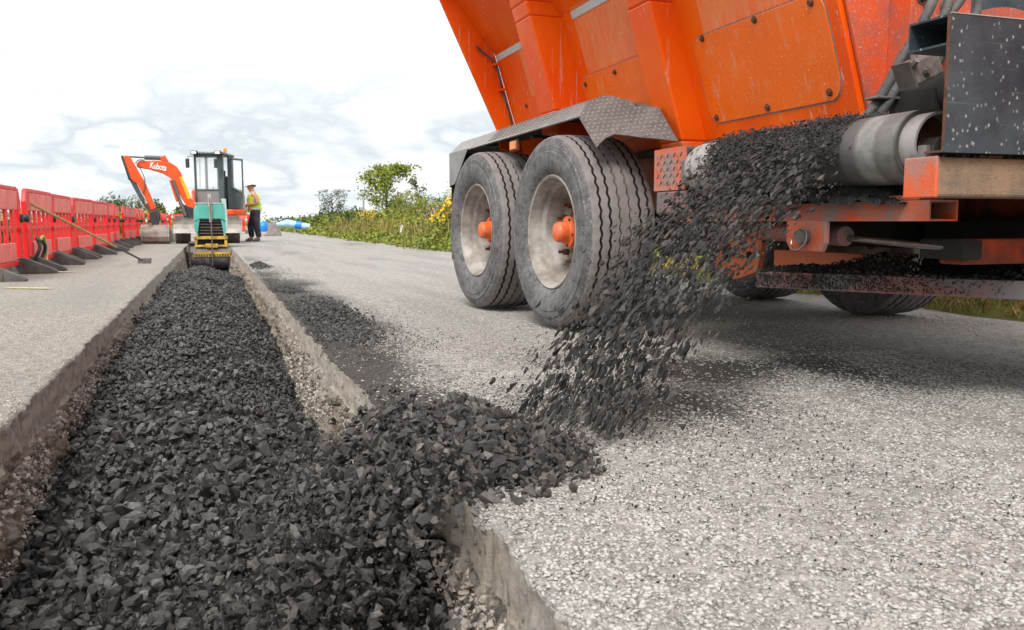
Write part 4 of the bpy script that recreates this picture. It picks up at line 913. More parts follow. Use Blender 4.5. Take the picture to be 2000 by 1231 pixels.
T('fitting', MB().lathe([(0, 0.03), (0.012, 0.03), (0.012, 0)], (2.085, 2.25, 1.10), 'Z', 6).tube([(2.12, 2.24, 1.105), (2.20, 2.23, 1.15)], 0.011, 8).tube([(2.05, 2.22, 1.075), (2.05, 2.20, 1.09)], 0.010, 6), 'valve', vb)
bolt((2.10, 2.213, 1.062), (0, -1, 0), 0.009, 0.008, vb, 'steel')
for i, (pth, r) in enumerate((([(2.43, 2.52, 1.46), (2.391, 2.5, 1.371), (2.321, 2.49, 1.255), (2.261, 2.49, 1.166), (2.201, 2.49, 1.068), (2.141, 2.49, 0.98), (2.10, 2.52, 0.93)], 0.0165),
                             ([(2.49, 2.52, 1.46), (2.458, 2.5, 1.377), (2.387, 2.47, 1.259), (2.30, 2.47, 1.155), (2.230, 2.47, 1.065), (2.172, 2.47, 0.982), (2.14, 2.5, 0.93)], 0.0165),
                             ([(2.55, 2.52, 1.46), (2.515, 2.5, 1.381), (2.42, 2.5, 1.279), (2.33, 2.55, 1.16), (2.30, 2.55, 1.05), (2.30, 2.55, 0.93)], 0.015),
                             ([(2.62, 2.52, 1.46), (2.590, 2.5, 1.378), (2.554, 2.48, 1.315), (2.48, 2.46, 1.27), (2.42, 2.5, 1.15)], 0.015),
                             ([(2.40, 2.5, 1.20), (2.33, 2.5, 1.10), (2.31, 2.5, 0.93)], 0.009), ([(2.44, 2.5, 1.22), (2.36, 2.5, 1.10), (2.35, 2.5, 0.93)], 0.012), ([(2.42, 2.52, 1.16), (2.42, 2.52, 0.93)], 0.008))):
    T('hose', MB().tube(smooth_path(pth, 6), r, 10), 'hose', smooth=True)
T('hose_clamp', MB().box(2.125, 2.225, 2.452, 2.51, 1.012, 1.022), 'steel', bevel=0.003)
# curved orange guard and dusty black housing above
m = MB(); arc = [(2.86 + 0.19 * math.cos(a), 1.315 + 0.085 * math.sin(a)) for a in np.linspace(R(165), R(-5), 14)]; arc2 = [(2.86 + 0.15 * math.cos(a), 1.30 + 0.055 * math.sin(a)) for a in np.linspace(R(-5), R(165), 14)]
m.prism([(x, 2.62, z) for x, z in arc + arc2], (0, 0.03, 0)); T('curved_guard', m, 'orange_dusty')
T('drive_housing', MB().box(2.72, 3.6, 2.69, 2.76, 1.30, 2.0), 'black_plate', bevel=0.01)
# unseen front deck and engine cover, added past the right edge for their shadow
T('added_front_deck', MB().box(2.55, 3.75, -0.9, 1.9, 0.62, 0.78), 'orange_dark', bevel=0.01)
T('engine_cover', MB().box(2.55, 3.75, -0.8, 1.7, 0.785, 1.75), 'orange', bevel=0.05)
# asphalt lying on the truck ------------------------------------------
def lumps(x, y, z, s, label, mat='bitumen'):
    tag(stones('clinging_asphalt', np.stack([x, y, z], -1), s, M[mat], PR_LO), label, 'asphalt', kind='stuff')
def crust(name, xs, ys, hf, label, mat='bitumen_fine', amp=0.012, sc=40):
    X, Y = np.meshgrid(xs, ys); Z = hf(X, Y) + amp * fbm(X * sc, Y * sc, 3, 4, 0.65)
    tag(npmesh(name, np.stack([X, Y, Z], -1).reshape(-1, 3), gridfaces(len(ys), len(xs)), M[mat]), label, 'asphalt', kind='stuff')
top_h = lambda X, Y: 0.905 + np.interp(Y, [2.30, 2.42, 2.6, 3.0, 3.3, 3.4], [-0.03, 0.045, 0.05, 0.045, 0.02, -0.03]) * np.clip((X - 1.96) / 0.14, 0, 1) + 0.012 * fbm(X * 14, Y * 14, 5, 3)
crust('belt_load', np.linspace(1.96, 3.2, 150), np.linspace(2.30, 3.40, 140), top_h, 'layer of black asphalt carried on top of the conveyor belt')
n = 9000; x = rng.uniform(1.94, 2.6, n) ; y = rng.uniform(2.32, 3.34, n)
lumps(x, y, top_h(x, y) + rng.uniform(0, 0.012, n), 0.004 + 0.012 * rng.uniform(0, 1, n) ** 3, 'black stones riding on the asphalt on top of the belt', 'bitumen_grey')
# stones just leaving round the pulley face
n = 6500; a = rng.uniform(R(95), R(200), n); y = rng.uniform(2.34, 3.14, n); r = PR_ + 0.030 * rng.uniform(0, 1, n) ** 2
lumps(PX + r * np.cos(a), y, PZ + r * np.sin(a), 0.004 + 0.015 * rng.uniform(0, 1, n) ** 3.5, 'black stones going over the head of the conveyor belt', 'bitumen_grey')
# heap on the flat tube below the belt
hp = lambda X, Y: 0.655 + np.interp(Y, [2.14, 2.25, 2.45, 2.7, 3.0, 3.3], [0.0, 0.04, 0.085, 0.06, 0.07, 0.02]) * np.clip((2.16 - X) / 0.05, 0, 1) * np.clip((X - 1.94) / 0.06, 0, 1)
crust('rail_heap', np.linspace(1.945, 2.18, 60), np.linspace(2.14, 3.4, 200), hp, 'heap of fine black asphalt caught on the rail under the belt', amp=0.014, sc=30)
n = 2600; y = rng.uniform(2.16, 3.35, n); x = rng.uniform(1.96, 2.12, n)
lumps(x, y, hp(x, y) + rng.uniform(0, 0.012, n), 0.004 + 0.010 * rng.uniform(0, 1, n) ** 2, 'crumbs on the heap caught on the rail under the belt', 'bitumen_fine')
# asphalt on the low platform
n = 5200; u = rng.uniform(0.0, 1.25, n); v = rng.uniform(0.0, 0.40, n); h = 0.415 + rng.uniform(0, 1, n) * (0.012 + 0.05 * np.exp(-((u - 0.42) / 0.18) ** 2) + 0.055 * np.exp(-((u - 0.88) / 0.12) ** 2)) * np.clip((v + 0.03) / 0.12, 0, 1) * (1 + 0.5 * vnoise(u * 12, v * 12))
lumps(a_ := (1.95 + d.x * u + s_.x * v) if False else 1.95 + 0.53 * u + 0.848 * v, 2.86 - 0.848 * u + 0.53 * v, h, rng.uniform(0.006, 0.018, n), 'crumbs of black asphalt heaped on the low platform', 'bitumen_fine')
n = 1500; u = np.abs(rng.normal(0.32, 0.22, n)); lumps(1.945 + 0.53 * u + rng.normal(0, 0.003, n), 2.857 - 0.848 * u, rng.uniform(0.36, 0.415, n) , rng.uniform(0.004, 0.010, n), 'fine black crumbs stuck to the face of the low rail', 'bitumen_fine')
n = 900; x = rng.uniform(1.87, 2.6, n); lumps(x, rng.uniform(1.90, 2.0, n), 0.776 + rng.uniform(0, 0.006, n), rng.uniform(0.005, 0.014, n), 'grey crumbs lying along the top of the conveyor frame', 'bitumen_grey')
# ================================================================ ROADSIDE THINGS
_f, _p, _t = 1720.0, R(6.02), R(18.81)
_fw = Vector((math.sin(_t) * math.cos(_p), math.cos(_t) * math.cos(_p), -math.sin(_p))); _rt = Vector((math.cos(_t), -math.sin(_t), 0)); _up = Vector((math.sin(_t) * math.sin(_p), math.cos(_t) * math.sin(_p), math.cos(_p)))
def pt(u, v, Y):
    """measured point on the vertical plane at distance Y along the road"""
    d_ = _fw + _rt * ((u - 1000) / _f) + _up * ((615.5 - v) / _f); k_ = Y / d_.y
    return Vector((d_.x * k_, Y, 0.6 + d_.z * k_))
def gr(u, v):
    d_ = _fw + _rt * ((u - 1000) / _f) + _up * ((615.5 - v) / _f); k_ = -0.6 / d_.z
    return Vector((d_.x * k_, d_.y * k_, 0))
M['red'] = dirty('red_barrier_plastic', (0.80, 0.008, 0.012), (0.62, 0.02, 0.015), 0.35, 3, 0.38, speck=0.1, speckcol=(0.8, 0.2, 0.15))
M['redboard'] = dirty('pink_red_reflective_board', (0.85, 0.17, 0.14), (0.70, 0.09, 0.075), 0.45, 4, 0.4)
M['foot'] = dirty('grey_rubber_foot', (0.085, 0.08, 0.08), (0.15, 0.14, 0.13), 0.5, 6, 0.85)
M['knob'] = plain('dark_teal_knob', (0.012, 0.03, 0.03), 0.5)
def P2(name, mb, mat, parent, **k): return obj(name, mb, M[mat] if isinstance(mat, str) else [M[q_] for q_ in mat], parent, **k)
def make_barrier():
    t = thing('road_barrier', 'x', 'barrier', world=False)
    m = MB()
    for s_ in (-1, 1):
        m.prism([(s_ * 0.86, -0.025, 0.11), (s_ * 0.985, -0.025, 0.15), (s_ * 0.985, -0.025, 0.84), (s_ * 0.90, -0.025, 0.985), (s_ * 0.80, -0.025, 0.985), (s_ * 0.84, -0.025, 0.74)], (0, 0.05, 0))
    m.box(-0.81, 0.81, -0.028, 0.028, 0.955, 1.0); m.box(-0.87, 0.87, -0.028, 0.028, 0.10, 0.15)
    for i in range(5):
        x = -0.64 + i * 0.32; m.box(x - 0.060, x + 0.060, -0.014, 0.014, 0.15, 0.96)
    m.box(-0.84, 0.84, -0.012, 0.012, 0.505, 0.545)
    for s_ in (-1, 1): m.box(s_ * 0.93 - 0.05, s_ * 0.93 + 0.05, -0.04, 0.04, 0.47, 0.53)
    P2('panel', m, 'red', t, bevel=0.006)
    P2('top_board', MB().box(-0.77, 0.77, -0.034, 0.034, 0.735, 0.95), 'redboard', t, bevel=0.006)
    P2('bottom_board', MB().box(-0.62, 0.62, -0.032, 0.032, 0.155, 0.36), 'redboard', t, bevel=0.006)
    for s_ in (-1, 1):
        P2('knob', MB().lathe([(0, -0.055), (0.045, -0.05), (0.05, -0.03), (0.05, 0.03), (0.045, 0.05), (0, 0.055)], (s_ * 0.955, 0, 0.64), 'Y', 14), 'knob', t, smooth=True)
        m = MB(); x = s_ * 0.80
        pr_ = [(-0.40, 0), (0.40, 0), (0.41, 0.03), (0.36, 0.06), (0.12, 0.165), (0.06, 0.185), (-0.06, 0.185), (-0.12, 0.165), (-0.36, 0.06), (-0.41, 0.03)]
        m.prism([(x - 0.055, y, z) for y, z in pr_], (0.11, 0, 0))
        for y in (-0.2, -0.08, 0.08, 0.2): m.box(x - 0.065, x + 0.065, y - 0.008, y + 0.008, 0.0, 0.165 - abs(y) * 0.35)
        P2('foot', m, 'foot', t, bevel=0.008)
    return t
def dup(root, loc, rotz, label, group=None):
    r = root.copy(); COL.objects.link(r); r.location = loc; r.rotation_euler = (0, 0, rotz); r['label'] = label
    if group: r['group'] = group
    for ch in list(root.children):
        c_ = ch.copy(); COL.objects.link(c_); c_.parent = r
        for g in ch.children:
            d_ = g.copy(); COL.objects.link(d_); d_.parent = c_
    return r
ORD = ['first', 'second', 'third', 'fourth', 'fifth', 'sixth', 'seventh', 'eighth', 'ninth', 'tenth', 'eleventh', 'twelfth', 'thirteenth', 'fourteenth', 'fifteenth', 'sixteenth', 'seventeenth', 'eighteenth', 'nineteenth']
bar0 = make_barrier(); G = 'red plastic barriers along the left side of the road'
for i in range(18):
    y = 10.72 + 2.1 * i; loc = (-2.13 + random.uniform(-0.05, 0.05) + 0.004 * i, y, 0.005); rz = PI / 2 + random.uniform(-0.06, 0.06)
    lab = 'red slatted plastic barrier, %s from the camera along the left row' % ORD[i]
    if i == 0: lab = 'red slatted plastic barrier nearest the camera, cut by the photo edge'
    if i == 0:
        bar0.location = loc; bar0.rotation_euler = (0, 0, rz); bar0['label'] = lab; bar0['group'] = G
    else: dup(bar0, loc, rz, lab, G)
for i in range(2):
    dup(bar0, (-1.05 + 2.05 * i, 48.3, 0.005), 0.04, ['red barrier closing the road end, touching the left row', 'red barrier closing the road end, behind the excavator blade'][i], 'red barriers across the far end')
# asphalt lute leaning on the barriers
M['wood'] = dirty('pale_wooden_handle', (0.46, 0.30, 0.13), (0.30, 0.19, 0.09), 0.5, 20, 0.6)
hb0, ht0 = Vector((-0.93, 13.85, 0.035)), Vector((-2.05, 12.04, 0.822))
lute = thing('asphalt_lute', 'wooden handled asphalt rake leaning against the red barriers, head on the road', 'rake', (-0.93, 13.85, 0))
P2('handle', MB().tube([hb0 + (ht0 - hb0) * 0.28, ht0], 0.017, 10), 'wood', lute, smooth=True)
P2('ferrule', MB().tube([hb0 + (ht0 - hb0) * 0.015, hb0 + (ht0 - hb0) * 0.29], 0.014, 10), 'hose', lute, smooth=True)
P2('rake_head', MB().bar(hb0 + Vector((-0.09, 0.10, 0.0)), hb0 + Vector((0.10, -0.08, 0.01)), 0.012, 0.075, (0.2, 0.1, 1)), 'steel', lute)
hose = thing('hose_coil', 'green and dark hose ring propped against the foot of the red barriers', 'hose', (-1.96, 11.95, 0))
P2('coil', MB().tube([(-1.97 + 0.03 * math.sin(3 * a), 12.0 + 0.20 * math.cos(a), 0.21 + 0.19 * math.sin(a)) for a in np.linspace(0, 2 * PI, 30)], 0.022, 8), 'knob', hose, smooth=True)
M['grn'] = plain('yellow_green_hose', (0.42, 0.45, 0.10), 0.5)
P2('outer_turn', MB().tube([(-1.935, 12.0 + 0.22 * math.cos(a), 0.22 + 0.21 * math.sin(a)) for a in np.linspace(-0.6, 2.2, 16)], 0.014, 8), 'grn', hose, smooth=True)
# ---------------------------------------------------------------- excavator
M['ex_orange'] = dirty('excavator_orange_paint', (0.80, 0.09, 0.010), (0.62, 0.07, 0.012), 0.4, 2.5, 0.35, streak=0.2)
M['ex_yellow'] = plain('orange_yellow_decal', (0.85, 0.42, 0.02), 0.4, 0, 0.15, 12)
M['slate'] = dirty('slate_grey_cab_paint', (0.065, 0.095, 0.105), (0.10, 0.125, 0.13), 0.4, 4, 0.4)
M['slate_dark'] = dirty('dark_frame_paint', (0.025, 0.033, 0.038), (0.05, 0.055, 0.06), 0.4, 4, 0.5)
M['muddy_steel'] = dirty('muddy_bucket_steel', (0.27, 0.235, 0.205), (0.16, 0.10, 0.08), 0.55, 3.5, 0.6, streak=0.3)
M['pale_steel'] = dirty('bare_pale_steel', (0.46, 0.44, 0.41), (0.30, 0.27, 0.24), 0.5, 4, 0.5)
M['mudtyre'] = dirty('muddy_lug_tyre', (0.11, 0.095, 0.08), (0.20, 0.175, 0.15), 0.5, 9, 0.9)
M['white'] = plain('white_paint', (0.80, 0.80, 0.78), 0.4, 0, 0.08)
M['skin'] = plain('skin', (0.50, 0.23, 0.15), 0.55, 0, 0.12)
gl = NB('window_glass'); gl.set((0.75, 0.86, 0.88), 0.02); gl.b.inputs['Alpha'].default_value = 0.13; M['glass'] = gl.m
gl = NB('tinted_lower_glass'); gl.set((0.22, 0.23, 0.235), 0.15); gl.b.inputs['Alpha'].default_value = 0.85; M['glass_tint'] = gl.m
ex = thing('excavator', 'orange wheeled excavator with grey cab, its boom reaching left to a bucket on the ground', 'excavator', (0, 27.4, 0))
def X_(name, mb, mat, parent=None, **k): return P2(name, mb, mat, parent or ex, **k)
X_('undercarriage', MB().box(-0.55, 0.48, 26.3, 29.0, 0.34, 0.70).box(-0.35, 0.35, 26.8, 28.4, 0.70, 0.80), 'ex_orange', bevel=0.03)
for (x, y, s_) in ((-0.76, 26.55, 1), (0.61, 26.55, -1), (-0.76, 28.7, 1), (0.61, 28.7, -1)):
    m = MB(); m.lathe([(0.17, -0.14), (0.30, -0.18), (0.345, -0.175), (0.36, -0.15), (0.362, 0), (0.36, 0.15), (0.345, 0.175), (0.30, 0.18), (0.17, 0.14)], (x, y, 0.392), 'X', 40)
    for k_ in range(22):
        a = 2 * PI * k_ / 22
        for sg in (-1, 1):
            a2 = a + (0.14 if sg > 0 else 0)
            c0 = Vector((x, y + 0.372 * math.cos(a2), 0.392 + 0.372 * math.sin(a2))); c1 = Vector((x + sg * 0.165, y + 0.368 * math.cos(a2 + 0.28), 0.392 + 0.368 * math.sin(a2 + 0.28)))
            m.bar(c0, c1, 0.045, 0.034, (0, math.cos(a2 + 0.14), math.sin(a2 + 0.14)))
    wq = X_('wheel', m, 'mudtyre', smooth=True, angle=30)
    X_('rim', MB().lathe([(0, -0.10), (0.08, -0.10), (0.10, -0.06), (0.16, -0.05), (0.18, -0.13), (0.185, 0.13), (0.16, 0.05), (0, 0.05)], (x, y, 0.392), 'X', 24), 'ex_orange', wq, smooth=True, angle=30)
# dozer blade
m = MB(); prf = [(25.86, 0.30), (25.93, 0.33), (25.97, 0.42), (25.98, 0.54), (25.94, 0.65), (25.90, 0.70)]
m.prism([(-0.97, y, z) for y, z in prf] + [(-0.97, y + 0.045, z) for y, z in prf[::-1]], (1.80, 0, 0)); bl = X_('blade', m, 'pale_steel')
X_('blade_arm', MB().bar((-0.35, 26.06, 0.45), (-0.30, 26.5, 0.50), 0.10, 0.12).bar((0.30, 26.06, 0.45), (0.27, 26.5, 0.50), 0.10, 0.12).bar((-0.37, 26.45, 0.5), (0.34, 26.45, 0.5), 0.08, 0.1), 'muddy_steel', bl)
# upper body
m = MB(); sec = [(-0.42, 26.75), (0.62, 26.62), (0.98, 27.0), (1.05, 28.2), (0.7, 28.95), (-0.3, 29.0), (-0.55, 28.4), (-0.5, 27.2)]
m.prism([(x, y, 0.80) for x, y in sec], (0, 0, 0.16)); X_('turntable_body', m, 'ex_orange', bevel=0.03)
m = MB(); sec = [(-0.45, 28.15), (0.92, 28.05), (1.02, 28.5), (0.68, 28.98), (-0.28, 29.02), (-0.52, 28.6)]
m.prism([(x, y, 0.962) for x, y in sec], (0, 0, 0.62)); X_('engine_cover', m, 'ex_orange', bevel=0.06)
m = MB(); sec = [(0.74, 27.2), (1.0, 27.3), (1.02, 28.04), (0.78, 28.04)]; m.prism([(x, y, 0.962) for x, y in sec], (0, 0, 0.45)); X_('side_box', m, 'pale_steel', bevel=0.03)
# cab, swung a little to the right
cz0, cz1 = 0.965, 2.50; ca = R(-16); cc = Vector((0.155, 27.30, 0))
def cl(x, y, z): return Vector((cc.x + x * math.cos(ca) - y * math.sin(ca), cc.y + x * math.sin(ca) + y * math.cos(ca), z))
def cbox(m, x0, x1, y0, y1, z0, z1): return m.hexa([cl(x0, y0, z0), cl(x1, y0, z0), cl(x1, y1, z0), cl(x0, y1, z0)], [cl(x0, y0, z1), cl(x1, y0, z1), cl(x1, y1, z1), cl(x0, y1, z1)])
m = MB()
for (x0, x1, y0, y1) in ((-0.41, -0.35, -0.56, -0.50), (0.27, 0.41, -0.56, -0.48), (-0.41, -0.34, 0.50, 0.56), (0.34, 0.41, 0.50, 0.56), (0.36, 0.41, 0.06, 0.12)):
    cbox(m, x0, x1, y0, y1, cz0, cz1)
cbox(m, -0.345, 0.265, -0.558, -0.51, cz0, cz0 + 0.05); cbox(m, -0.345, 0.265, -0.558, -0.51, 1.50, 1.54); cbox(m, -0.345, 0.265, -0.558, -0.51, cz1 - 0.07, cz1)
cbox(m, -0.338, 0.338, 0.505, 0.555, cz0, 1.45); cbox(m, -0.41, -0.37, -0.495, 0.495, cz0, 1.30); cbox(m, 0.37, 0.408, 0.125, 0.495, cz0, 1.45); cbox(m, -0.06, 0.02, 0.50, 0.55, 1.45, cz1)
cabo = X_('cab', m, 'slate', bevel=0.008)
m = MB(); cbox(m, -0.44, 0.44, -0.62, 0.60, cz1, cz1 + 0.085); X_('roof', m, 'slate', cabo, bevel=0.035)
for a_ in ((-0.345, 0.265, -0.535, -0.530, 1.54, 2.43, 'glass'), (-0.345, 0.265, -0.535, -0.530, cz0 + 0.05, 1.50, 'glass_tint'), (-0.395, -0.39, -0.49, 0.49, 1.30, 2.48, 'glass'), (-0.335, -0.065, 0.52, 0.525, 1.45, 2.48, 'glass'), (0.025, 0.335, 0.52, 0.525, 1.45, 2.48, 'glass')):
    m = MB(); cbox(m, *a_[:6]); X_('window', m, a_[6], cabo)
m = MB(); cbox(m, -0.02, 0.30, 0.10, 0.50, cz0, 1.32); cbox(m, 0.0, 0.28, 0.36, 0.48, 1.32, 1.95); cbox(m, 0.07, 0.21, 0.38, 0.46, 1.95, 2.12); X_('seat', m, 'slate_dark', cabo, bevel=0.03)
m = MB(); m.tube([cl(-0.15, -0.25, 1.0), cl(-0.14, -0.2, 1.62)], 0.015, 8); m.tube([cl(0.0, -0.3, 1.0), cl(0.02, -0.22, 1.60)], 0.015, 8); X_('lever', m, 'slate_dark', cabo)
m = MB(); m.tube([cl(-0.27, -0.50, 1.6), cl(-0.25, -0.50, 2.4)], 0.009, 6); X_('wiper', m, 'slate_dark', cabo)
for x in (-0.36, 0.30):
    m = MB(); cbox(m, x - 0.09, x + 0.09, -0.70, -0.60, cz1 + 0.0, cz1 + 0.11); wl = X_('work_light', m, 'slate_dark', cabo, bevel=0.01)
    m = MB(); cbox(m, x - 0.07, x + 0.07, -0.705, -0.70, cz1 + 0.02, cz1 + 0.09); X_('lens', m, 'white', wl)
for (x, sx) in ((-0.52, -1), (0.27, 1)):
    m = MB(); m.tube([cl(-0.40 if sx < 0 else 0.40, -0.60, 2.46), cl(x, -0.72, 2.44), cl(x, -0.74, 2.36)], 0.01, 6); mr = X_('mirror_stalk', m, 'slate_dark', cabo)
    m = MB(); cbox(m, x - 0.055, x + 0.055, -0.78, -0.74, 2.12, 2.38); X_('mirror', m, 'slate_dark', mr, bevel=0.015)
bc = cl(0.33, 0.0, cz1 + 0.08)
bq = X_('beacon', MB().lathe([(0.0, 0.16), (0.035, 0.155), (0.05, 0.12), (0.05, 0.065), (0.055, 0.055), (0.055, 0.04), (0.015, 0.04), (0.015, 0.0)], (bc.x, bc.y, bc.z), 'Z', 16), 'amber', cabo, smooth=True, angle=35)
# open door folded back on the right
dh = cl(0.43, 0.12, 0); de = dh + Vector((0.33, -0.22, 0)); m = MB()
D_ = lambda t, z: Vector((dh.x + (de.x - dh.x) * t, dh.y + (de.y - dh.y) * t, z))
for (a_, b_) in (((0, 1.0), (0, 2.46)), ((0, 2.45), (1, 2.40)), ((1, 2.42), (1, 1.45)), ((0, 1.0), (0.85, 1.02)), ((1, 1.47), (0.85, 1.0)), ((0, 1.62), (1, 1.45))): m.bar(D_(*a_), D_(*b_), 0.035, 0.05, (1, 0, 0.3))
m.hexa([D_(0.02, 1.02), D_(0.85, 1.04), D_(0.98, 1.45), D_(0.02, 1.62)], [D_(0.02, 1.02) + Vector((0.01, 0.02, 0)), D_(0.85, 1.04) + Vector((0.01, 0.02, 0)), D_(0.98, 1.45) + Vector((0.01, 0.02, 0)), D_(0.02, 1.62) + Vector((0.01, 0.02, 0))])
dr = X_('door', m, 'slate', cabo)
m = MB(); m.hexa([D_(0.02, 1.64), D_(0.98, 1.48), D_(0.98, 2.38), D_(0.02, 2.43)], [D_(0.02, 1.64) + Vector((0.005, 0.01, 0)), D_(0.98, 1.48) + Vector((0.005, 0.01, 0)), D_(0.98, 2.38) + Vector((0.005, 0.01, 0)), D_(0.02, 2.43) + Vector((0.005, 0.01, 0))]); X_('door_window', m, 'glass', cabo)
# boom and arm, in a vertical plane pointing left
YB = 26.55
def pix(lst, y=YB): return [pt(u, v, y) for u, v in lst]
def plate(name, lst, wd, mat, parent=None, y=YB, bev=0.02):
    p_ = pix(lst, y - wd / 2); return X_(name, MB().prism(p_, (0, wd, 0)), mat, parent, bevel=bev)
boom = plate('boom', [(379, 408), (386, 398), (376, 392), (363, 366), (354, 338), (345, 325), (332, 317), (314, 314), (290, 314), (272, 314), (266, 320), (267, 327), (292, 331), (318, 339), (333, 348), (343, 364), (356, 390), (365, 404)], 0.24, 'ex_orange')
plate('boom_stripe', [(350, 346), (356, 345), (374, 388), (367, 389)], 0.246, 'ex_yellow', boom, bev=0)
plate('cylinder_cover', [(330, 352), (338, 350), (352, 392), (344, 395)], 0.16, 'ex_orange', boom, y=YB - 0.05)
plate('swing_bracket', [(348, 396), (366, 402), (386, 405), (392, 432), (362, 432), (354, 410)], 0.26, 'slate_dark', y=YB + 0.02)
X_('boom_cylinder', MB().tube([pt(337, 352, YB - 0.16), pt(362, 422, YB - 0.16)], 0.05, 12), 'steel', boom, smooth=True)
X_('arm_cylinder', MB().tube([pt(282, 308, YB), pt(317, 309, YB)], 0.062, 12).tube([pt(248, 306, YB), pt(283, 308, YB)], 0.026, 8), 'slate', boom, smooth=True)
plate('cylinder_lug', [(314, 314), (313, 306), (322, 303), (330, 316)], 0.16, 'ex_orange', boom)
arm = plate('arm', [(237, 305), (248, 303), (256, 309), (263, 322), (284, 358), (305, 407), (296, 411), (268, 360), (254, 350)], 0.20, 'ex_orange', y=YB - 0.02)
plate('arm_guard', [(235, 304), (240, 303), (257, 351), (251, 352)], 0.22, 'slate_dark', arm, y=YB - 0.02)
X_('bucket_cylinder', MB().tube([pt(257, 350, YB - 0.02), pt(279, 392, YB - 0.02)], 0.06, 12).tube([pt(279, 392, YB - 0.02), pt(288, 408, YB - 0.02)], 0.03, 8), 'slate', arm, smooth=True)
X_('arm_hose', MB().tube(smooth_path([pt(270, 322, YB - 0.15), pt(281, 345, YB - 0.15), pt(283, 362, YB - 0.15), pt(279, 378, YB - 0.15)]), 0.013, 6), 'hose', arm, smooth=True)
X_('boom_hose', MB().tube(smooth_path([pt(264, 320, YB - 0.15), pt(270, 313, YB - 0.15), pt(282, 313, YB - 0.15)]), 0.016, 6), 'hose', boom, smooth=True)
plate('bucket_link', [(281, 400), (288, 396), (309, 408), (305, 416), (292, 418)], 0.17, 'rust', arm, y=YB - 0.02)
plate('coupler', [(291, 414), (308, 410), (314, 420), (309, 446), (295, 448), (293, 430)], 0.2, 'slate_dark', arm, y=YB - 0.02)
# bucket: rounded back towards the camera, opening away
bx0, bx1 = pt(277, 460, 26.3).x, pt(330, 460, 26.3).x
pr_ = [(26.65, 0.50), (26.45, 0.53), (26.25, 0.46), (26.13, 0.34), (26.09, 0.20), (26.14, 0.08), (26.26, 0.015), (26.55, 0.0), (26.95, 0.02)]
m = MB(); inn = [(26.65, 0.48), (26.46, 0.505), (26.27, 0.44), (26.16, 0.33), (26.12, 0.20), (26.165, 0.095), (26.27, 0.035), (26.55, 0.02), (26.95, 0.03)]
m.prism([(bx0, y, z) for y, z in pr_ + inn[::-1]], (bx1 - bx0, 0, 0)); bk = X_('bucket', m, 'muddy_steel', smooth=False)
for x in (bx0 - 0.012, bx1):
    X_('side_plate', MB().prism([(x, y, z) for y, z in pr_], (0.012, 0, 0)), 'pale_steel', bk)
# side cutter plate turned to the right, as seen beside the bucket
m = MB(); m.prism([pt(325, 448, 26.42), pt(334, 445, 26.42), pt(343, 452, 26.42), pt(352, 472, 26.42), pt(330, 474, 26.42), pt(323, 470, 26.42)], (0, 0.25, 0)); X_('side_cutter', m, 'pale_steel', bk, bevel=0.01)
X_('bucket_ears', MB().prism([pt(290, 438, 26.3), pt(296, 436, 26.3), pt(298, 456, 26.3), pt(288, 456, 26.3)], (0, 0.3, 0)), 'muddy_steel', bk)
# maker's name on the boom
cu = bpy.data.curves.new('t', 'FONT'); cu.body = 'Kubota'; cu.size = 0.235; cu.extrude = 0.004; cu.offset = 0.006
to = bpy.data.objects.new('t', cu); COL.objects.link(to); bpy.context.view_layer.update()
me = bpy.data.meshes.new_from_object(to.evaluated_get(bpy.context.evaluated_depsgraph_get())); bpy.data.objects.remove(to)
p0, p1 = pt(292, 328, YB - 0.135), pt(314, 332, YB - 0.135); ang = math.atan2(p1.z - p0.z, p1.x - p0.x)
me.transform(Matrix.Translation(p0) @ Matrix.Rotation(-ang, 4, 'Y') @ Matrix.Rotation(PI / 2, 4, 'X') @ Matrix.Scale(0.62, 4, (1, 0, 0))); me.materials.append(M['white'])
lt = bpy.data.objects.new('lettering', me); COL.objects.link(lt); par(lt, boom)
# ---------------------------------------------------------------- trench roller
M['teal'] = dirty('teal_roller_paint', (0.085, 0.40, 0.33), (0.16, 0.46, 0.40), 0.5, 3, 0.4, streak=0.3, streakcol=(0.4, 0.6, 0.55))
M['teal_pale'] = dirty('pale_dusty_teal', (0.45, 0.62, 0.58), (0.30, 0.50, 0.45), 0.5, 4, 0.45)
M['yellow'] = dirty('yellow_frame_paint', (0.66, 0.42, 0.04), (0.16, 0.11, 0.05), 0.55, 8, 0.5)
M['drum'] = dirty('tarry_drum_steel', (0.05, 0.05, 0.052), (0.12, 0.115, 0.11), 0.45, 9, 0.45)
M['drum_top'] = dirty('dusty_drum_cover', (0.16, 0.14, 0.13), (0.07, 0.06, 0.055), 0.5, 8, 0.6)
ro = thing('trench_roller', 'teal and yellow trench roller standing in the trench in front of the excavator', 'roller', (0, 22.3, -0.53))
def RO_(name, mb, mat, parent=None, **k): return P2(name, mb, mat, parent or ro, **k)
for y in (22.0, 23.5):
    for (xa, xb) in ((-0.45, -0.012), (0.012, 0.45)):
        RO_('drum', MB().lathe([(0, xa), (0.24, xa), (0.262, xa + 0.02), (0.262, xb - 0.02), (0.24, xb), (0, xb)], (0.0, y, -0.262), 'X', 40), 'drum', smooth=True, angle=30)
RO_('drum_guard', MB().prism([(-0.46, 22.28, -0.24), (-0.46, 22.22, -0.02), (-0.46, 22.05, 0.03), (-0.46, 21.88, 0.01), (-0.46, 21.74, -0.10), (-0.46, 21.76, -0.105), (-0.46, 21.90, 0.0), (-0.46, 22.05, 0.018), (-0.46, 22.20, -0.03), (-0.46, 22.26, -0.24)], (0.92, 0, 0)), 'drum_top', )
RO_('scraper_bar', MB().box(-0.40, 0.42, 21.70, 21.735, -0.145, -0.10), 'yellow')
m = MB()
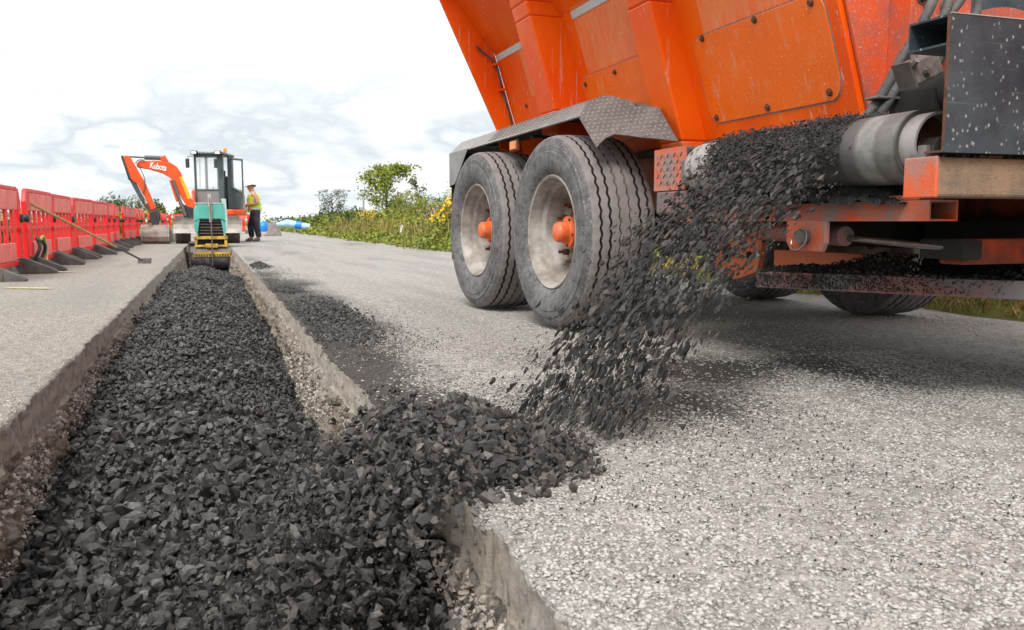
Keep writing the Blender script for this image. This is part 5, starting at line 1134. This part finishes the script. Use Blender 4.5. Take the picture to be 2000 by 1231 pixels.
for i in range(14): m.box(-0.375 + i * 0.058, -0.345 + i * 0.058, 21.71, 21.73, -0.20, -0.146)
m.box(-0.38, 0.41, 21.712, 21.728, -0.150, -0.144); RO_('scraper_teeth', m, 'yellow')
m = MB(); m.box(-0.38, 0.37, 21.78, 23.9, 0.20, 0.27); m.box(-0.36, 0.36, 21.80, 21.86, 0.02, 0.07); m.box(-0.36, -0.30, 21.80, 21.86, 0.07, 0.20); m.box(0.30, 0.36, 21.80, 21.86, 0.07, 0.20)
fr_ = RO_('frame', m, 'yellow', bevel=0.01)
RO_('hitch_plate', MB().box(-0.13, 0.15, 21.76, 21.80, 0.0, 0.10), 'yellow', fr_, bevel=0.02)
RO_('frame_core', MB().box(-0.30, 0.30, 21.87, 23.8, 0.0, 0.19), 'underside')
def loft(m, secs):
    for a_, b_ in zip(secs[:-1], secs[1:]): m.hexa(a_, b_)
# hood: front face slopes, dark grille opening below
fy = 21.74
m = MB(); m.prism([(-0.36, fy, 0.88), (-0.30, fy, 1.02), (0.33, fy, 1.02), (0.36, fy, 0.94), (0.36, fy, 0.60), (0.23, fy, 0.665), (-0.22, fy, 0.665), (-0.36, fy, 0.58)], (0, 1.7, 0)); hd = RO_('hood', m, 'teal', bevel=0.03)
for s_ in (-1, 1):
    m = MB(); m.prism([(s_ * 0.358, fy + 0.004, 0.57), (s_ * 0.232, fy + 0.004, 0.66), (s_ * 0.29, fy + 0.02, 0.30), (s_ * 0.35, fy + 0.02, 0.40)], (0, 1.6, 0)); RO_('hood_cheek', m, 'teal', hd, bevel=0.012)
    m = MB(); m.box(*sorted((s_ * 0.361, s_ * 0.30)), fy - 0.004, fy + 1.5, 0.88, 1.03); 
RO_('hood_top', MB().box(-0.34, 0.33, fy - 0.01, fy + 1.6, 1.022, 1.045), 'teal_pale', hd, bevel=0.01)
RO_('exhaust_corner', MB().prism([(0.25, fy - 0.012, 1.14), (0.36, fy - 0.012, 1.14), (0.385, fy - 0.012, 0.62), (0.37, fy - 0.012, 0.40), (0.34, fy - 0.012, 0.38), (0.33, fy - 0.012, 0.90)], (0, 0.4, 0)), 'teal_pale', hd, bevel=0.012)
m = MB(); m.box(-0.28, 0.28, fy + 0.10, fy + 1.4, 0.275, 0.66); gr_ = RO_('grille_box', m, 'underside')
m = MB()
for z in (0.33, 0.40, 0.47, 0.54, 0.61): m.box(-0.27, 0.27, fy + 0.07, fy + 0.10, z, z + 0.018)
RO_('grille_bars', m, 'steel', gr_)
RO_('badge', MB().box(-0.02, 0.20, fy + 0.055, fy + 0.07, 0.44, 0.475), 'rust', gr_)
RO_('lifting_strap', MB().tube(smooth_path([(0.0, 21.70, 1.16), (0.01, 21.69, 0.9), (0.02, 21.69, 0.5), (0.02, 21.68, 0.1), (0.02, 21.66, -0.40)]), 0.014, 8), 'steel', smooth=True)
RO_('front_bracket', MB().box(-0.04, 0.03, 21.69, 21.74, 0.95, 1.25).box(-0.02, 0.04, 21.69, 21.735, 0.60, 0.95), 'pale_steel')
# ---------------------------------------------------------------- worker
def skinmesh(name, pts, edges, mat, parent, root=0, sub=2):
    me = bpy.data.meshes.new(name); me.from_pydata([p for p, r in pts], edges, []); me.materials.append(M[mat])
    o = bpy.data.objects.new(name, me); COL.objects.link(o)
    md = o.modifiers.new('skin', 'SKIN'); md.use_smooth_shade = True
    for i, (p, r) in enumerate(pts):
        sv = me.skin_vertices[0].data[i]; sv.radius = r if isinstance(r, tuple) else (r, r); sv.use_root = (i == root)
    ss_ = o.modifiers.new('sub', 'SUBSURF'); ss_.levels = sub; ss_.render_levels = sub
    if parent: o.parent = parent
    return o
M['skin_mat'] = M['skin']
M['vest'] = plain('fluorescent_yellow_vest', (0.62, 0.95, 0.01), 0.6, 0, 0.06, 8)
M['silver'] = plain('silver_reflective_tape', (0.55, 0.57, 0.57), 0.35, 0.2, 0.08)
M['navy'] = dirty('navy_work_trousers', (0.022, 0.028, 0.055), (0.09, 0.075, 0.07), 0.5, 5, 0.85)
M['boot'] = plain('tan_grey_boots', (0.20, 0.16, 0.13), 0.8)
g0 = gr(499, 472)
wk = thing('worker', 'person in white hard hat, yellow vest and navy trousers, looking down at a control box', 'person', (g0.x, g0.y, 0.004), 0, world=False); wk.scale = (1.32, 1.15, 1.02)
# local axes: -x is the way the person faces, -y towards the camera
J = {'pel': (0.02, 0, 0.93), 'bel': (0.0, 0, 1.06), 'che': (0.0, 0, 1.28), 'nek': (-0.03, 0, 1.46), 'nk2': (-0.05, -0.01, 1.53), 'he0': (-0.075, -0.01, 1.60), 'he1': (-0.085, -0.012, 1.68), 'he2': (-0.07, -0.01, 1.75)}
pts = [((0.02, 0, 0.93), (0.11, 0.13)), ((0.0, 0, 1.08), (0.12, 0.14)), ((-0.0, 0, 1.28), (0.13, 0.17)), ((-0.01, 0, 1.42), (0.10, 0.13)), ((-0.04, 0, 1.50), 0.058), ((-0.07, 0, 1.57), 0.07), ((-0.085, 0, 1.65), 0.090), ((-0.07, 0, 1.72), 0.075),
       ((0.0, -0.17, 1.41), 0.062), ((0.07, -0.25, 1.14), 0.047), ((-0.10, -0.16, 1.10), 0.036), ((-0.17, -0.12, 1.10), 0.034),
       ((0.0, 0.17, 1.41), 0.062), ((0.03, 0.26, 1.15), 0.047), ((-0.14, 0.17, 1.10), 0.036), ((-0.20, 0.12, 1.10), 0.034),
       ((0.03, -0.10, 0.88), 0.09), ((0.03, -0.11, 0.48), 0.062), ((0.08, -0.12, 0.10), 0.042), ((-0.06, -0.14, 0.035), 0.036),
       ((0.0, 0.10, 0.88), 0.09), ((-0.10, 0.12, 0.48), 0.062), ((-0.07, 0.13, 0.10), 0.042), ((-0.21, 0.14, 0.035), 0.036)]
edges = [(0, 1), (1, 2), (2, 3), (3, 4), (4, 5), (5, 6), (6, 7), (3, 8), (8, 9), (9, 10), (10, 11), (3, 12), (12, 13), (13, 14), (14, 15), (0, 16), (16, 17), (17, 18), (18, 19), (0, 20), (20, 21), (21, 22), (22, 23)]
# fingers and thumbs rooted in each palm
for (w_i, sy) in ((11, -1), (15, 1)):
    wpt = Vector(pts[w_i][0])
    for k_ in range(4):
        a_ = wpt + Vector((-0.05, sy * (0.012 - 0.018 * k_) * 0.9, 0.004)); b_ = a_ + Vector((-0.038 - 0.006 * (k_ in (1, 2)), -sy * 0.02, -0.012)); e_ = b_ + Vector((-0.008, -sy * 0.018, -0.022))
        i0 = len(pts); pts += [(tuple(a_), 0.010), (tuple(b_), 0.0085), (tuple(e_), 0.0075)]; edges += [(w_i, i0), (i0, i0 + 1), (i0 + 1, i0 + 2)]
    a_ = wpt + Vector((-0.015, -sy * 0.03, 0.015)); b_ = a_ + Vector((-0.03, -sy * 0.02, 0.004)); i0 = len(pts)
    pts += [(tuple(a_), 0.011), (tuple(b_), 0.009)]; edges += [(w_i, i0), (i0, i0 + 1)]
body = skinmesh('body', pts, edges, 'skin', wk, 0)
# face features
m = MB(); m.lathe([(0, -0.030), (0.012, -0.022), (0.016, 0.0), (0, 0.01)], (-0.172, 0, 1.645), 'X', 8)
obj('nose', m, M['skin'], wk, smooth=True)
for s_ in (-1, 1): obj('ear', MB().lathe([(0, -0.012), (0.025, -0.008), (0.03, 0.0), (0, 0.008)], (-0.065, s_ * 0.092, 1.655), 'Y', 10), M['skin'], wk, smooth=True)
for s_ in (-1, 1): obj('eye', MB().lathe([(0, -0.006), (0.009, -0.003), (0.011, 0.004)], (-0.168, s_ * 0.034, 1.675), 'X', 8), M['underside'], wk)
obj('mouth', MB().box(-0.164, -0.155, -0.024, 0.024, 1.598, 1.605), M['rust'], wk)
obj('hair', MB().lathe([(0.088, -0.02), (0.094, 0.0), (0.094, 0.04)], (-0.045, 0, 1.665), 'Z', 20), M['rust'], wk, smooth=True)
hh = MB(); hh.lathe([(0.0, 0.135), (0.05, 0.130), (0.09, 0.105), (0.115, 0.06), (0.124, 0.01), (0.126, 0.0), (0.145, -0.004), (0.145, -0.010), (0.120, -0.008)], (0, 0, 0), 'Z', 28)
hh.prism([(-0.12, -0.085, -0.008), (-0.20, -0.055, -0.016), (-0.215, 0.0, -0.018), (-0.20, 0.055, -0.016), (-0.12, 0.085, -0.008)], (0, 0, 0.008)); hh.box(-0.10, 0.10, -0.012, 0.012, 0.10, 0.143)
ho = obj('hard_hat', hh, M['white'], wk, smooth=True, angle=40); ho.location = (-0.075, 0, 1.715); ho.rotation_euler = (0, R(-20), 0)
skinmesh('vest', [((0.01, 0, 0.89), (0.165, 0.195)), ((0.0, 0, 1.08), (0.155, 0.18)), ((0.0, 0, 1.28), (0.155, 0.195)), ((-0.01, 0, 1.40), (0.13, 0.17)), ((-0.02, 0, 1.46), (0.08, 0.10)), ((0.0, -0.15, 1.42), 0.072), ((0.0, 0.15, 1.42), 0.072)],
         [(0, 1), (1, 2), (2, 3), (3, 4), (3, 5), (3, 6)], 'vest', wk, 1)
for z in (0.985, 1.13):
    obj('reflective_band', MB().lathe([(1, -0.024), (1.0, 0.024)], (0, 0, 0), 'Z', 40), M['silver'], wk); o = bpy.context.scene.collection.objects[-1]
    o.data.transform(Matrix.Diagonal((0.158, 0.192, 1, 1))); o.location = (0.0, 0, z); sd2 = o.modifiers.new('s', 'SOLIDIFY'); sd2.thickness = 0.004
for (y0_, z0_) in ((-0.09, 1.42), (0.09, 1.42)):
    obj('brace_tape', MB().tube([(-0.148, y0_, 1.14), (-0.155, y0_, 1.28), (-0.125, y0_, 1.40), (-0.05, y0_ * 1.1, 1.475)], 0.022, 8), M['silver'], wk, smooth=True)
obj('brace_tape', MB().tube([(-0.02, -0.185, 1.14), (-0.02, -0.20, 1.28), (-0.02, -0.175, 1.42), (-0.02, -0.12, 1.475)], 0.022, 8), M['silver'], wk, smooth=True)
skinmesh('trousers', [((0.01, 0, 1.02), (0.145, 0.165)), ((0.01, 0, 0.90), (0.145, 0.17)), ((0.03, -0.10, 0.82), 0.105), ((0.03, -0.11, 0.48), 0.082), ((0.08, -0.12, 0.11), 0.070), ((0.0, 0.10, 0.82), 0.105), ((-0.10, 0.12, 0.48), 0.082), ((-0.07, 0.13, 0.11), 0.070)],
         [(0, 1), (1, 2), (2, 3), (3, 4), (1, 5), (5, 6), (6, 7)], 'navy', wk, 0)
for (x, y) in ((0.08, -0.12), (-0.07, 0.13)):
    skinmesh('boot', [((x + 0.03, y, 0.045), (0.045, 0.05)), ((x - 0.03, y, 0.05), (0.045, 0.045)), ((x - 0.11, y - 0.005, 0.035), (0.035, 0.04)), ((x - 0.16, y - 0.01, 0.03), (0.028, 0.035)), ((x + 0.0, y, 0.13), 0.055)], [(0, 1), (1, 2), (2, 3), (1, 4)], 'boot', wk, 1)
rc = thing('remote_control', 'small grey control box held in both hands by the worker', 'remote', (g0.x - 0.285, g0.y - 0.01, 1.05))
m = MB().box(g0.x - 0.36, g0.x - 0.215, g0.y - 0.15, g0.y + 0.12, 1.045, 1.115); P2('box', m, 'steel', rc, bevel=0.012)
for y in (-0.07, 0.05): P2('joystick', MB().tube([(g0.x - 0.29, g0.y + y, 1.115), (g0.x - 0.29, g0.y + y, 1.155)], 0.010, 8), 'yellow', rc)
# ---------------------------------------------------------------- roadside debris
M['blue'] = plain('bright_blue_plastic', (0.01, 0.20, 0.72), 0.4, 0, 0.2, 6)
M['paleblue'] = plain('pale_blue_wrap', (0.36, 0.60, 0.74), 0.45, 0, 0.25, 6)
M['concrete'] = dirty('grey_concrete_block', (0.30, 0.27, 0.26), (0.20, 0.17, 0.16), 0.5, 6, 0.9)
def at(u, v, Y): return pt(u, v, Y)
A, B, C_ = at(606, 441, 46), at(583, 440, 46.2), at(540, 437, 46.4)
pp_ = thing('wrapped_pipe', 'pale blue wrapped pipe with a bright blue band lying on the verge', 'pipe', (B.x, B.y, 0))
P2('pipe', MB().tube([A - Vector((0, 0, 0.08)), B], 0.16, 16).tube([B, (B + C_) / 2 + Vector((0, 0, 0.05)), C_ - Vector((0, 0, 0.05))], [0.17, 0.2, 0.10], 16), 'paleblue', pp_, smooth=True)
P2('band', MB().tube([B - (B - A) * 0.3, B + (B - A) * 0.28], 0.20, 18), 'blue', pp_, smooth=True)
Bq = at(515, 440, 46)
bb = thing('blue_bag', 'bright blue bag on the verge just behind the worker', 'bag', (Bq.x, Bq.y, 0))
P2('bag', MB().lathe([(0, 0.55), (0.12, 0.52), (0.26, 0.40), (0.30, 0.22), (0.27, 0.04), (0, 0)], (Bq.x, Bq.y, 0.12), 'Z', 14), 'blue', bb, smooth=True)
Cq = at(532, 452, 40)
bm_ = MB(); bm_.prism([(Cq.x - 0.42, Cq.y, 0.0), (Cq.x + 0.34, Cq.y, 0.0), (Cq.x + 0.22, Cq.y, 0.40), (Cq.x + 0.05, Cq.y, 0.60), (Cq.x - 0.18, Cq.y, 0.52), (Cq.x - 0.22, Cq.y, 0.2)], (0.1, 0.5, 0))
tag(obj('concrete_block', bm_, M['concrete'], bevel=0.03), 'broken grey concrete block beside the blue bag on the verge', 'concrete block')
p0 = at(785, 440, 26); p1 = at(780, 461, 26)
mp = MB(); mp.bar(p1 - Vector((0, 0, 0.15)), p0, 0.07, 0.02, (0, 1, 0)); tag(obj('marker_post', mp, M['white'], bevel=0.004), 'white leaning marker post in the green scrub right of the road', 'post')
# ---------------------------------------------------------------- vegetation
def foliage_mat(name, a, b_, c_, flower=None):
    b = NB(name); isl = b.island()
    col = b.ramp(isl, [(0.0, a), (0.5, b_), (1.0, c_)])
    col = b.mix(b.ramp(b.noise(0.8, 4, 0.6), [(0.35, 0.0), (0.65, 0.7)]), col, b.mix(1.0, col, (1.5, 1.15, 0.9), 'MULTIPLY'))
    b.set(col, 0.7, 0, 0.25)
    try:
        b.b.inputs['Subsurface Weight'].default_value = 0.0
    except Exception: pass
    return b.m
M['leaf'] = foliage_mat('mixed_scrub_leaves', (0.08, 0.13, 0.015), (0.17, 0.24, 0.03), (0.30, 0.32, 0.07))
M['leaf_dark'] = foliage_mat('dark_hedge_leaves', (0.02, 0.045, 0.012), (0.04, 0.075, 0.02), (0.07, 0.10, 0.03))
M['leaf_tree'] = foliage_mat('olive_tree_leaves', (0.035, 0.06, 0.016), (0.075, 0.10, 0.025), (0.13, 0.15, 0.045))
M['leaf_dry'] = foliage_mat('dry_grass_blades', (0.14, 0.13, 0.035), (0.24, 0.20, 0.07), (0.33, 0.27, 0.12))
M['leaf_lime'] = foliage_mat('lime_green_leaves', (0.075, 0.12, 0.02), (0.15, 0.20, 0.03), (0.26, 0.28, 0.06))
M['petal'] = plain('orange_yellow_petals', (0.80, 0.47, 0.02), 0.6, 0, 0.25, 4)
M['petalpink'] = plain('dusty_pink_seed_heads', (0.46, 0.30, 0.22), 0.8, 0, 0.2, 4)
M['bark'] = dirty('grey_brown_bark', (0.12, 0.09, 0.065), (0.06, 0.045, 0.035), 0.5, 9, 0.9)
def leafcloud(name, P_, size, mat, parent=None, asp=2.0, upright=0.0):
    n = len(P_); Rm = randrot(n)
    L_ = (np.asarray(size) * np.ones(n))[:, None]
    a = Rm[:, :, 0]; 
    if upright: a = a * (1 - upright) + np.array([0, 0, 1.0]) * upright; a /= np.linalg.norm(a, axis=1)[:, None]
    b_ = np.cross(a, Rm[:, :, 1]); b_ /= np.linalg.norm(b_, axis=1)[:, None]
    V = np.stack([P_ - a * L_ * 0.5, P_ + b_ * L_ / asp * 0.5, P_ + a * L_ * 0.5, P_ - b_ * L_ / asp * 0.5], 1).reshape(-1, 3)
    return npmesh(name, V, np.arange(n * 4).reshape(n, 4), mat if not isinstance(mat, str) else M[mat], parent=parent)
def clump(c, r, n, hollow=0.35):
    q = rng.normal(size=(n, 3)); q /= np.linalg.norm(q, axis=1)[:, None]; q *= rng.uniform(hollow, 1, (n, 1)) ** 0.7
    q[:, 2] = np.abs(q[:, 2]) * 1.0 - 0.1
    return np.array(c) + q * np.array(r) * (1 + 0.25 * vnoise(q[:, 0] * 3 + c[0], q[:, 1] * 3 + c[1], q[:, 2] * 3))[:, None]
# scrub bank on the right verge: many overlapping clumps along the road
near_, mid_, far_ = [], [], []
y = 17.5
while y < 95:
    base = 4.95 + 0.012 * (y - 17)
    for k_ in range(5):
        x = base + k_ * (0.75 + 0.02 * y) + rng.uniform(-0.15, 0.15)
        hgt = (0.85 + 0.30 * k_) * (0.85 + 0.35 * float(vnoise(x * 0.5, y * 0.22))) * (1.0 + (y - 17) * 0.003)
        if k_ == 0: hgt *= 0.45 + 0.3 * float(vnoise(y * 0.6, 3.0))
        r_ = (0.65 + 0.006 * y, 0.75 + 0.012 * y, max(hgt, 0.2)); n = int(620 if y < 30 else 420)
        (near_ if k_ == 0 else mid_ if rng.uniform() < 0.62 else far_).append((clump((x, y + rng.uniform(-0.4, 0.4), 0.0), r_, n), 0.055 + 0.0022 * y))
    y += 0.75 + 0.014 * y
def cat(lst): return np.concatenate([a for a, _ in lst]), np.concatenate([np.full(len(a), s_) * rng.uniform(0.6, 1.35, len(a)) for a, s_ in lst])
for lst, mat, lab in ((near_, 'leaf_lime', 'low lime green weeds along the foot of the right verge'), (mid_, 'leaf', 'dense mixed green scrub along the right side of the road'), (far_, 'leaf_dark', 'darker bushy patches within the scrub right of the road')):
    P_, s_ = cat(lst); tag(leafcloud('scrub', P_, s_, mat), lab, 'scrub', kind='stuff')
P_ = []
for (x, y, rx, ry, h) in ((9.5, 46, 1.2, 2.0, 1.2), (7.6, 33, 0.8, 1.2, 1.25), (6.6, 26.5, 0.5, 0.7, 1.3), (11, 60, 2, 3, 1.4)): P_.append(clump((x, y, 0.1), (rx, ry, h), 500, 0.7))
tag(leafcloud('seed_heads', np.concatenate(P_), 0.09, 'petalpink'), 'dusty pink seed heads scattered through the scrub', 'weeds', kind='stuff')
# tall grass stems in the scrub and dead grass at the road edge
n = 1500; y = 17 + 26 * rng.uniform(0, 1, n) ** 1.6; x = 4.9 + np.abs(rng.normal(0, 0.9, n)); z = rng.uniform(0.05, 0.5, n) + (x - 4.9) * 0.25
tag(leafcloud('tall_grass', np.stack([x, y, z], -1), rng.uniform(0.15, 0.40, n), 'leaf_dry', asp=12, upright=0.75), 'dry yellow grass stems standing in the right verge', 'grass', kind='stuff')
n = 9000; y = 2.5 + 24 * rng.uniform(0, 1, n) ** 1.3; x = 4.70 + 0.18 * vnoise(y * 1.3, 2.0) + np.abs(rng.normal(0, 0.42, n)) + 0.02 * np.maximum(0, 0)
tag(leafcloud('verge_grass', np.stack([x, y, 0.03 + 0.05 * rng.uniform(0, 1, n) + np.clip((x - 4.6) * 0.12, 0, 0.12)], -1), rng.uniform(0.05, 0.16, n), 'leaf_dry', asp=9, upright=0.55), 'straw coloured grass along the right road edge', 'grass', kind='stuff')
n = 7000; y = 2.5 + 20 * rng.uniform(0, 1, n) ** 1.2; x = 4.95 + 0.18 * vnoise(y * 1.3, 2.0) + np.abs(rng.normal(0, 0.8, n))
tag(leafcloud('verge_grass', np.stack([x, y, 0.05 + 0.08 * rng.uniform(0, 1, n) + np.clip((x - 4.6) * 0.12, 0, 0.14)], -1), rng.uniform(0.06, 0.18, n), 'leaf_lime', asp=7, upright=0.5), 'green grass behind the straw edge right of the road', 'grass', kind='stuff')
# scrub behind the truck
P_ = [clump((6.0 + rng.uniform(0, 3), yq, 0.0), (0.8, 0.9, rng.uniform(0.35, 0.8)), 260) for yq in np.arange(3.0, 17.5, 0.55) for _ in (0, 1)]
tag(leafcloud('scrub', np.concatenate(P_), rng.uniform(0.05, 0.12, sum(map(len, P_))), 'leaf'), 'green scrub on the verge behind the truck', 'scrub', kind='stuff')
# flowering shrubs by the truck
def shrub(name, label, cat_, base, r, n, mat, size, flowers=0, fl=(0.3, 0.8), asp=2.2, upright=0.0, group=None):
    t = thing(name, label, cat_, base, group=group)
    leafcloud('foliage', clump((base[0], base[1], base[2]), r, n), rng.uniform(size * 0.6, size * 1.4, n), mat, parent=t, asp=asp, upright=upright)
    m = MB()
    for k_ in range(6):
        a = rng.uniform(0, 6.3); m.tube([(base[0], base[1], base[2] - 0.05), (base[0] + math.cos(a) * r[0] * 0.6, base[1] + math.sin(a) * r[1] * 0.6, base[2] + r[2] * 0.8)], [0.02, 0.006], 5)
    obj('stem', m, M['bark'], t)
    if flowers and flowers < 100:
        fo = [c for c in t.children if c.name.startswith('foliage')][0]; me_ = fo.data; me_.materials.append(M['petal'])
        ct = np.zeros(len(me_.vertices) * 3); me_.vertices.foreach_get('co', ct); top_ = ct.reshape(-1, 4, 3)[:, :, 2].mean(1)
        idx = np.argsort(-top_ - 0.3 * r[2] * rng.uniform(0, 1, len(top_)))[:flowers]; mi2 = np.zeros(len(top_), dtype=np.int32); mi2[idx] = 1; me_.polygons.foreach_set('material_index', mi2)
    elif flowers:
        q = clump((base[0], base[1], base[2]), r, flowers * 6, 0.88); q = q[(q[:, 2] > base[2] + r[2] * fl[0])][:flowers]
        leafcloud('flowers', q + np.array([0, -0.05, 0.02]), 0.07, 'petal', parent=t, asp=1.3)
    return t
shrub('flowering_shrub', 'tall green shrub with bright orange yellow flowers beside the truck fender', 'shrub', (5.45, 19.6, 0), (0.75, 0.8, 1.32), 2600, 'leaf_lime', 0.085, 420, (0.45, 1))
shrub('flowering_shrub', 'low weed with orange flowers at the road edge by the truck', 'shrub', (4.88, 19.0, 0), (0.25, 0.3, 0.28), 300, 'leaf_lime', 0.06, 60)
shrub('flowering_shrub', 'small yellow flowering weed by the brown dead heap on the verge', 'shrub', (4.95, 22.0, 0), (0.35, 0.3, 0.25), 300, 'leaf_dry', 0.07, 60)
shrub('flowering_shrub', 'yellow flowering bush in the scrub behind the blue pipe', 'shrub', (6.1, 36.5, 0.1), (0.7, 0.8, 1.15), 900, 'leaf', 0.1, 90)
shrub('gorse_bush', 'bright lime green bush below the tall roadside tree', 'bush', (6.6, 30.0, 0.1), (1.25, 1.3, 1.75), 3800, 'leaf_lime', 0.12, 0, asp=4, upright=0.45)
shrub('bush', 'leafy bush between the lime bush and the orange flowers', 'bush', (6.3, 23.5, 0.1), (1.0, 1.1, 1.30), 2600, 'leaf', 0.10, 0)
n = 1100; q = clump((4.95, 20.8, 0), (0.42, 0.8, 0.24), n, 0.2); tag(leafcloud('dead_brush', q, rng.uniform(0.08, 0.25, n), 'bark', asp=9), 'brown heap of dead brush at the right road edge', 'brush', kind='stuff')
# trees ----------------------------------------------------------------
def tree(name, label, base, H_, R_, n, mat, size, trunk=0.1, bare=0.0, crown0=0.35, branches=14, group=None):
    t = thing(name, label, 'tree', base, group=group); m = MB(); b0 = Vector(base); tips = []
    m.tube(smooth_path([b0, b0 + Vector((0.03 * H_, 0, 0.3 * H_)), b0 + Vector((0.0, 0, 0.6 * H_)), b0 + Vector((0.02, 0, 0.9 * H_))], 4), [trunk * (1 - 0.9 * i / 12) for i in range(13)], 8)
    for k_ in range(branches):
        h = rng.uniform(crown0 * 0.6, 0.85); a = rng.uniform(0, 2 * PI); p_ = b0 + Vector((0.02 * H_, 0, h * H_)); ln = R_ * (1.05 - 0.55 * abs(h - 0.5)) * rng.uniform(0.6, 1.1)
        q1 = p_ + Vector((math.cos(a) * ln * 0.5, math.sin(a) * ln * 0.5, 0.10 * H_)); q2 = p_ + Vector((math.cos(a) * ln, math.sin(a) * ln, H_ * rng.uniform(0.10, 0.28)))
        m.tube([p_, q1, q2], [trunk * 0.35, trunk * 0.2, trunk * 0.06], 5); tips += [q1, q2, (q1 + q2) / 2]
        for _ in range(3):
            q3 = q2 + Vector(rng.normal(size=3)) * ln * 0.25; m.tube([q1, q3], [trunk * 0.1, trunk * 0.03], 4); tips.append(q3)
    tips.append(b0 + Vector((0, 0, H_ * 0.95))); tips.append(b0 + Vector((0, 0, H_ * 0.8)))
    obj('trunk', m, M['bark'], t)
    tp = np.array([tuple(q) for q in tips]); k_ = rng.integers(0, len(tp), n)
    P_ = tp[k_] + rng.normal(size=(n, 3)) * np.array([R_ * 0.17, R_ * 0.17, H_ * 0.055])
    P_[:, 2] = np.minimum(P_[:, 2], base[2] + H_ * (1 + 0.03 * rng.normal(size=n)))
    leafcloud('crown', P_, rng.uniform(size * 0.6, size * 1.4, n), mat, parent=t, asp=1.9)
    return t
tree('roadside_tree', 'tallest bushy olive green tree standing above the scrub', (10.4, 55, 0.3), 3.75, 1.35, 4600, 'leaf', 0.17, 0.12, crown0=0.3, branches=22)
tree('sapling', 'thin sparse sapling beside the tallest tree', (12.4, 55, 0.3), 2.9, 0.6, 500, 'leaf_tree', 0.15, 0.05, branches=8)
tree('sapling', 'dead looking thin stem left of the tallest tree', (8.95, 55, 0.3), 3.2, 0.12, 60, 'leaf_tree', 0.10, 0.025, branches=4)
tree('small_tree', 'small dark spiky tree on the skyline over the road', (9.0, 70, 0.3), 2.75, 1.0, 900, 'leaf_dark', 0.14, 0.09, branches=16)
tree('sapling', 'sparse sapling above the orange flowers next to the truck', (6.4, 20.8, 0.1), 1.65, 0.4, 380, 'leaf_tree', 0.085, 0.03, branches=8)
for (x, y, H_, R_, lab) in ((-10.6, 110, 4.3, 1.7, 'rounded green tree on the skyline, leftmost of the far pair'), (-8.4, 110, 4.1, 2.3, 'wide rounded green tree, right one of the far pair over the barriers'), (-5.9, 112, 3.7, 1.0, 'small far tree left of the excavator arm'), (-3.0, 108, 3.0, 0.9, 'small far tree seen through the bend of the excavator arm')):
    t = thing('round_tree', lab, 'tree', (x, y, 0)); obj('trunk', MB().tube([(x, y, 0), (x, y, H_ * 0.7)], [0.14, 0.06], 6), M['bark'], t)
    P_ = np.concatenate([clump((x + dx * R_, y, H_ * 0.30), (R_ * 0.62, R_ * 0.7, H_ * 0.68 * hq), 650, 0.5) for dx, hq in ((-0.5, 0.85), (0.05, 1.0), (0.55, 0.8))])
    leafcloud('crown', P_, rng.uniform(0.14, 0.32, len(P_)), 'leaf_tree', parent=t)
# far hedges on both sides
P_ = [clump((x, 88 + 6 * float(vnoise(x * 0.1, 1.0)), 0), (1.6, 1.6, 1.7 + 0.7 * float(vnoise(x * 0.28, 2.0))), 260, 0.5) for x in np.arange(6, 75, 1.3)]
tag(leafcloud('far_hedge', np.concatenate(P_), rng.uniform(0.2, 0.4, sum(map(len, P_))), 'leaf_dark'), 'dark line of distant hedge and trees on the right skyline', 'hedge', kind='stuff')
P_ = [clump((x, 72 + 5 * float(vnoise(x * 0.1, 5.0)) + (x + 3) * -0.1, 0), (1.3, 1.5, 2.1 + 0.3 * float(vnoise(x * 0.3, 4.0))), 330, 0.5) for x in np.arange(-40, 3.5, 1.0)]
tag(leafcloud('far_hedge', np.concatenate(P_), rng.uniform(0.14, 0.3, sum(map(len, P_))), 'leaf'), 'green hedge beyond the barriers on the left skyline', 'hedge', kind='stuff')
P_ = [clump((-4.3 + rng.uniform(-0.5, 0.3), yq, 0), (0.7, 1.0, 0.75 + 0.2 * float(vnoise(yq * 0.4, 7.0))), 420, 0.4) for yq in np.arange(9, 48, 0.9)]
tag(leafcloud('verge_hedge', np.concatenate(P_), rng.uniform(0.05, 0.13, sum(map(len, P_))), 'leaf_dark'), 'dark green growth behind the red barriers', 'hedge', kind='stuff')
n = 6000; y = 8 + 26 * rng.uniform(0, 1, n) ** 1.3; x = -2.75 - np.abs(rng.normal(0, 0.6, n))
tag(leafcloud('verge_grass', np.stack([x, y, 0.06 + 0.08 * rng.uniform(0, 1, n)], -1), rng.uniform(0.08, 0.2, n), 'leaf_lime', asp=7, upright=0.6), 'grass at the road edge behind the red barriers', 'grass', kind='stuff')
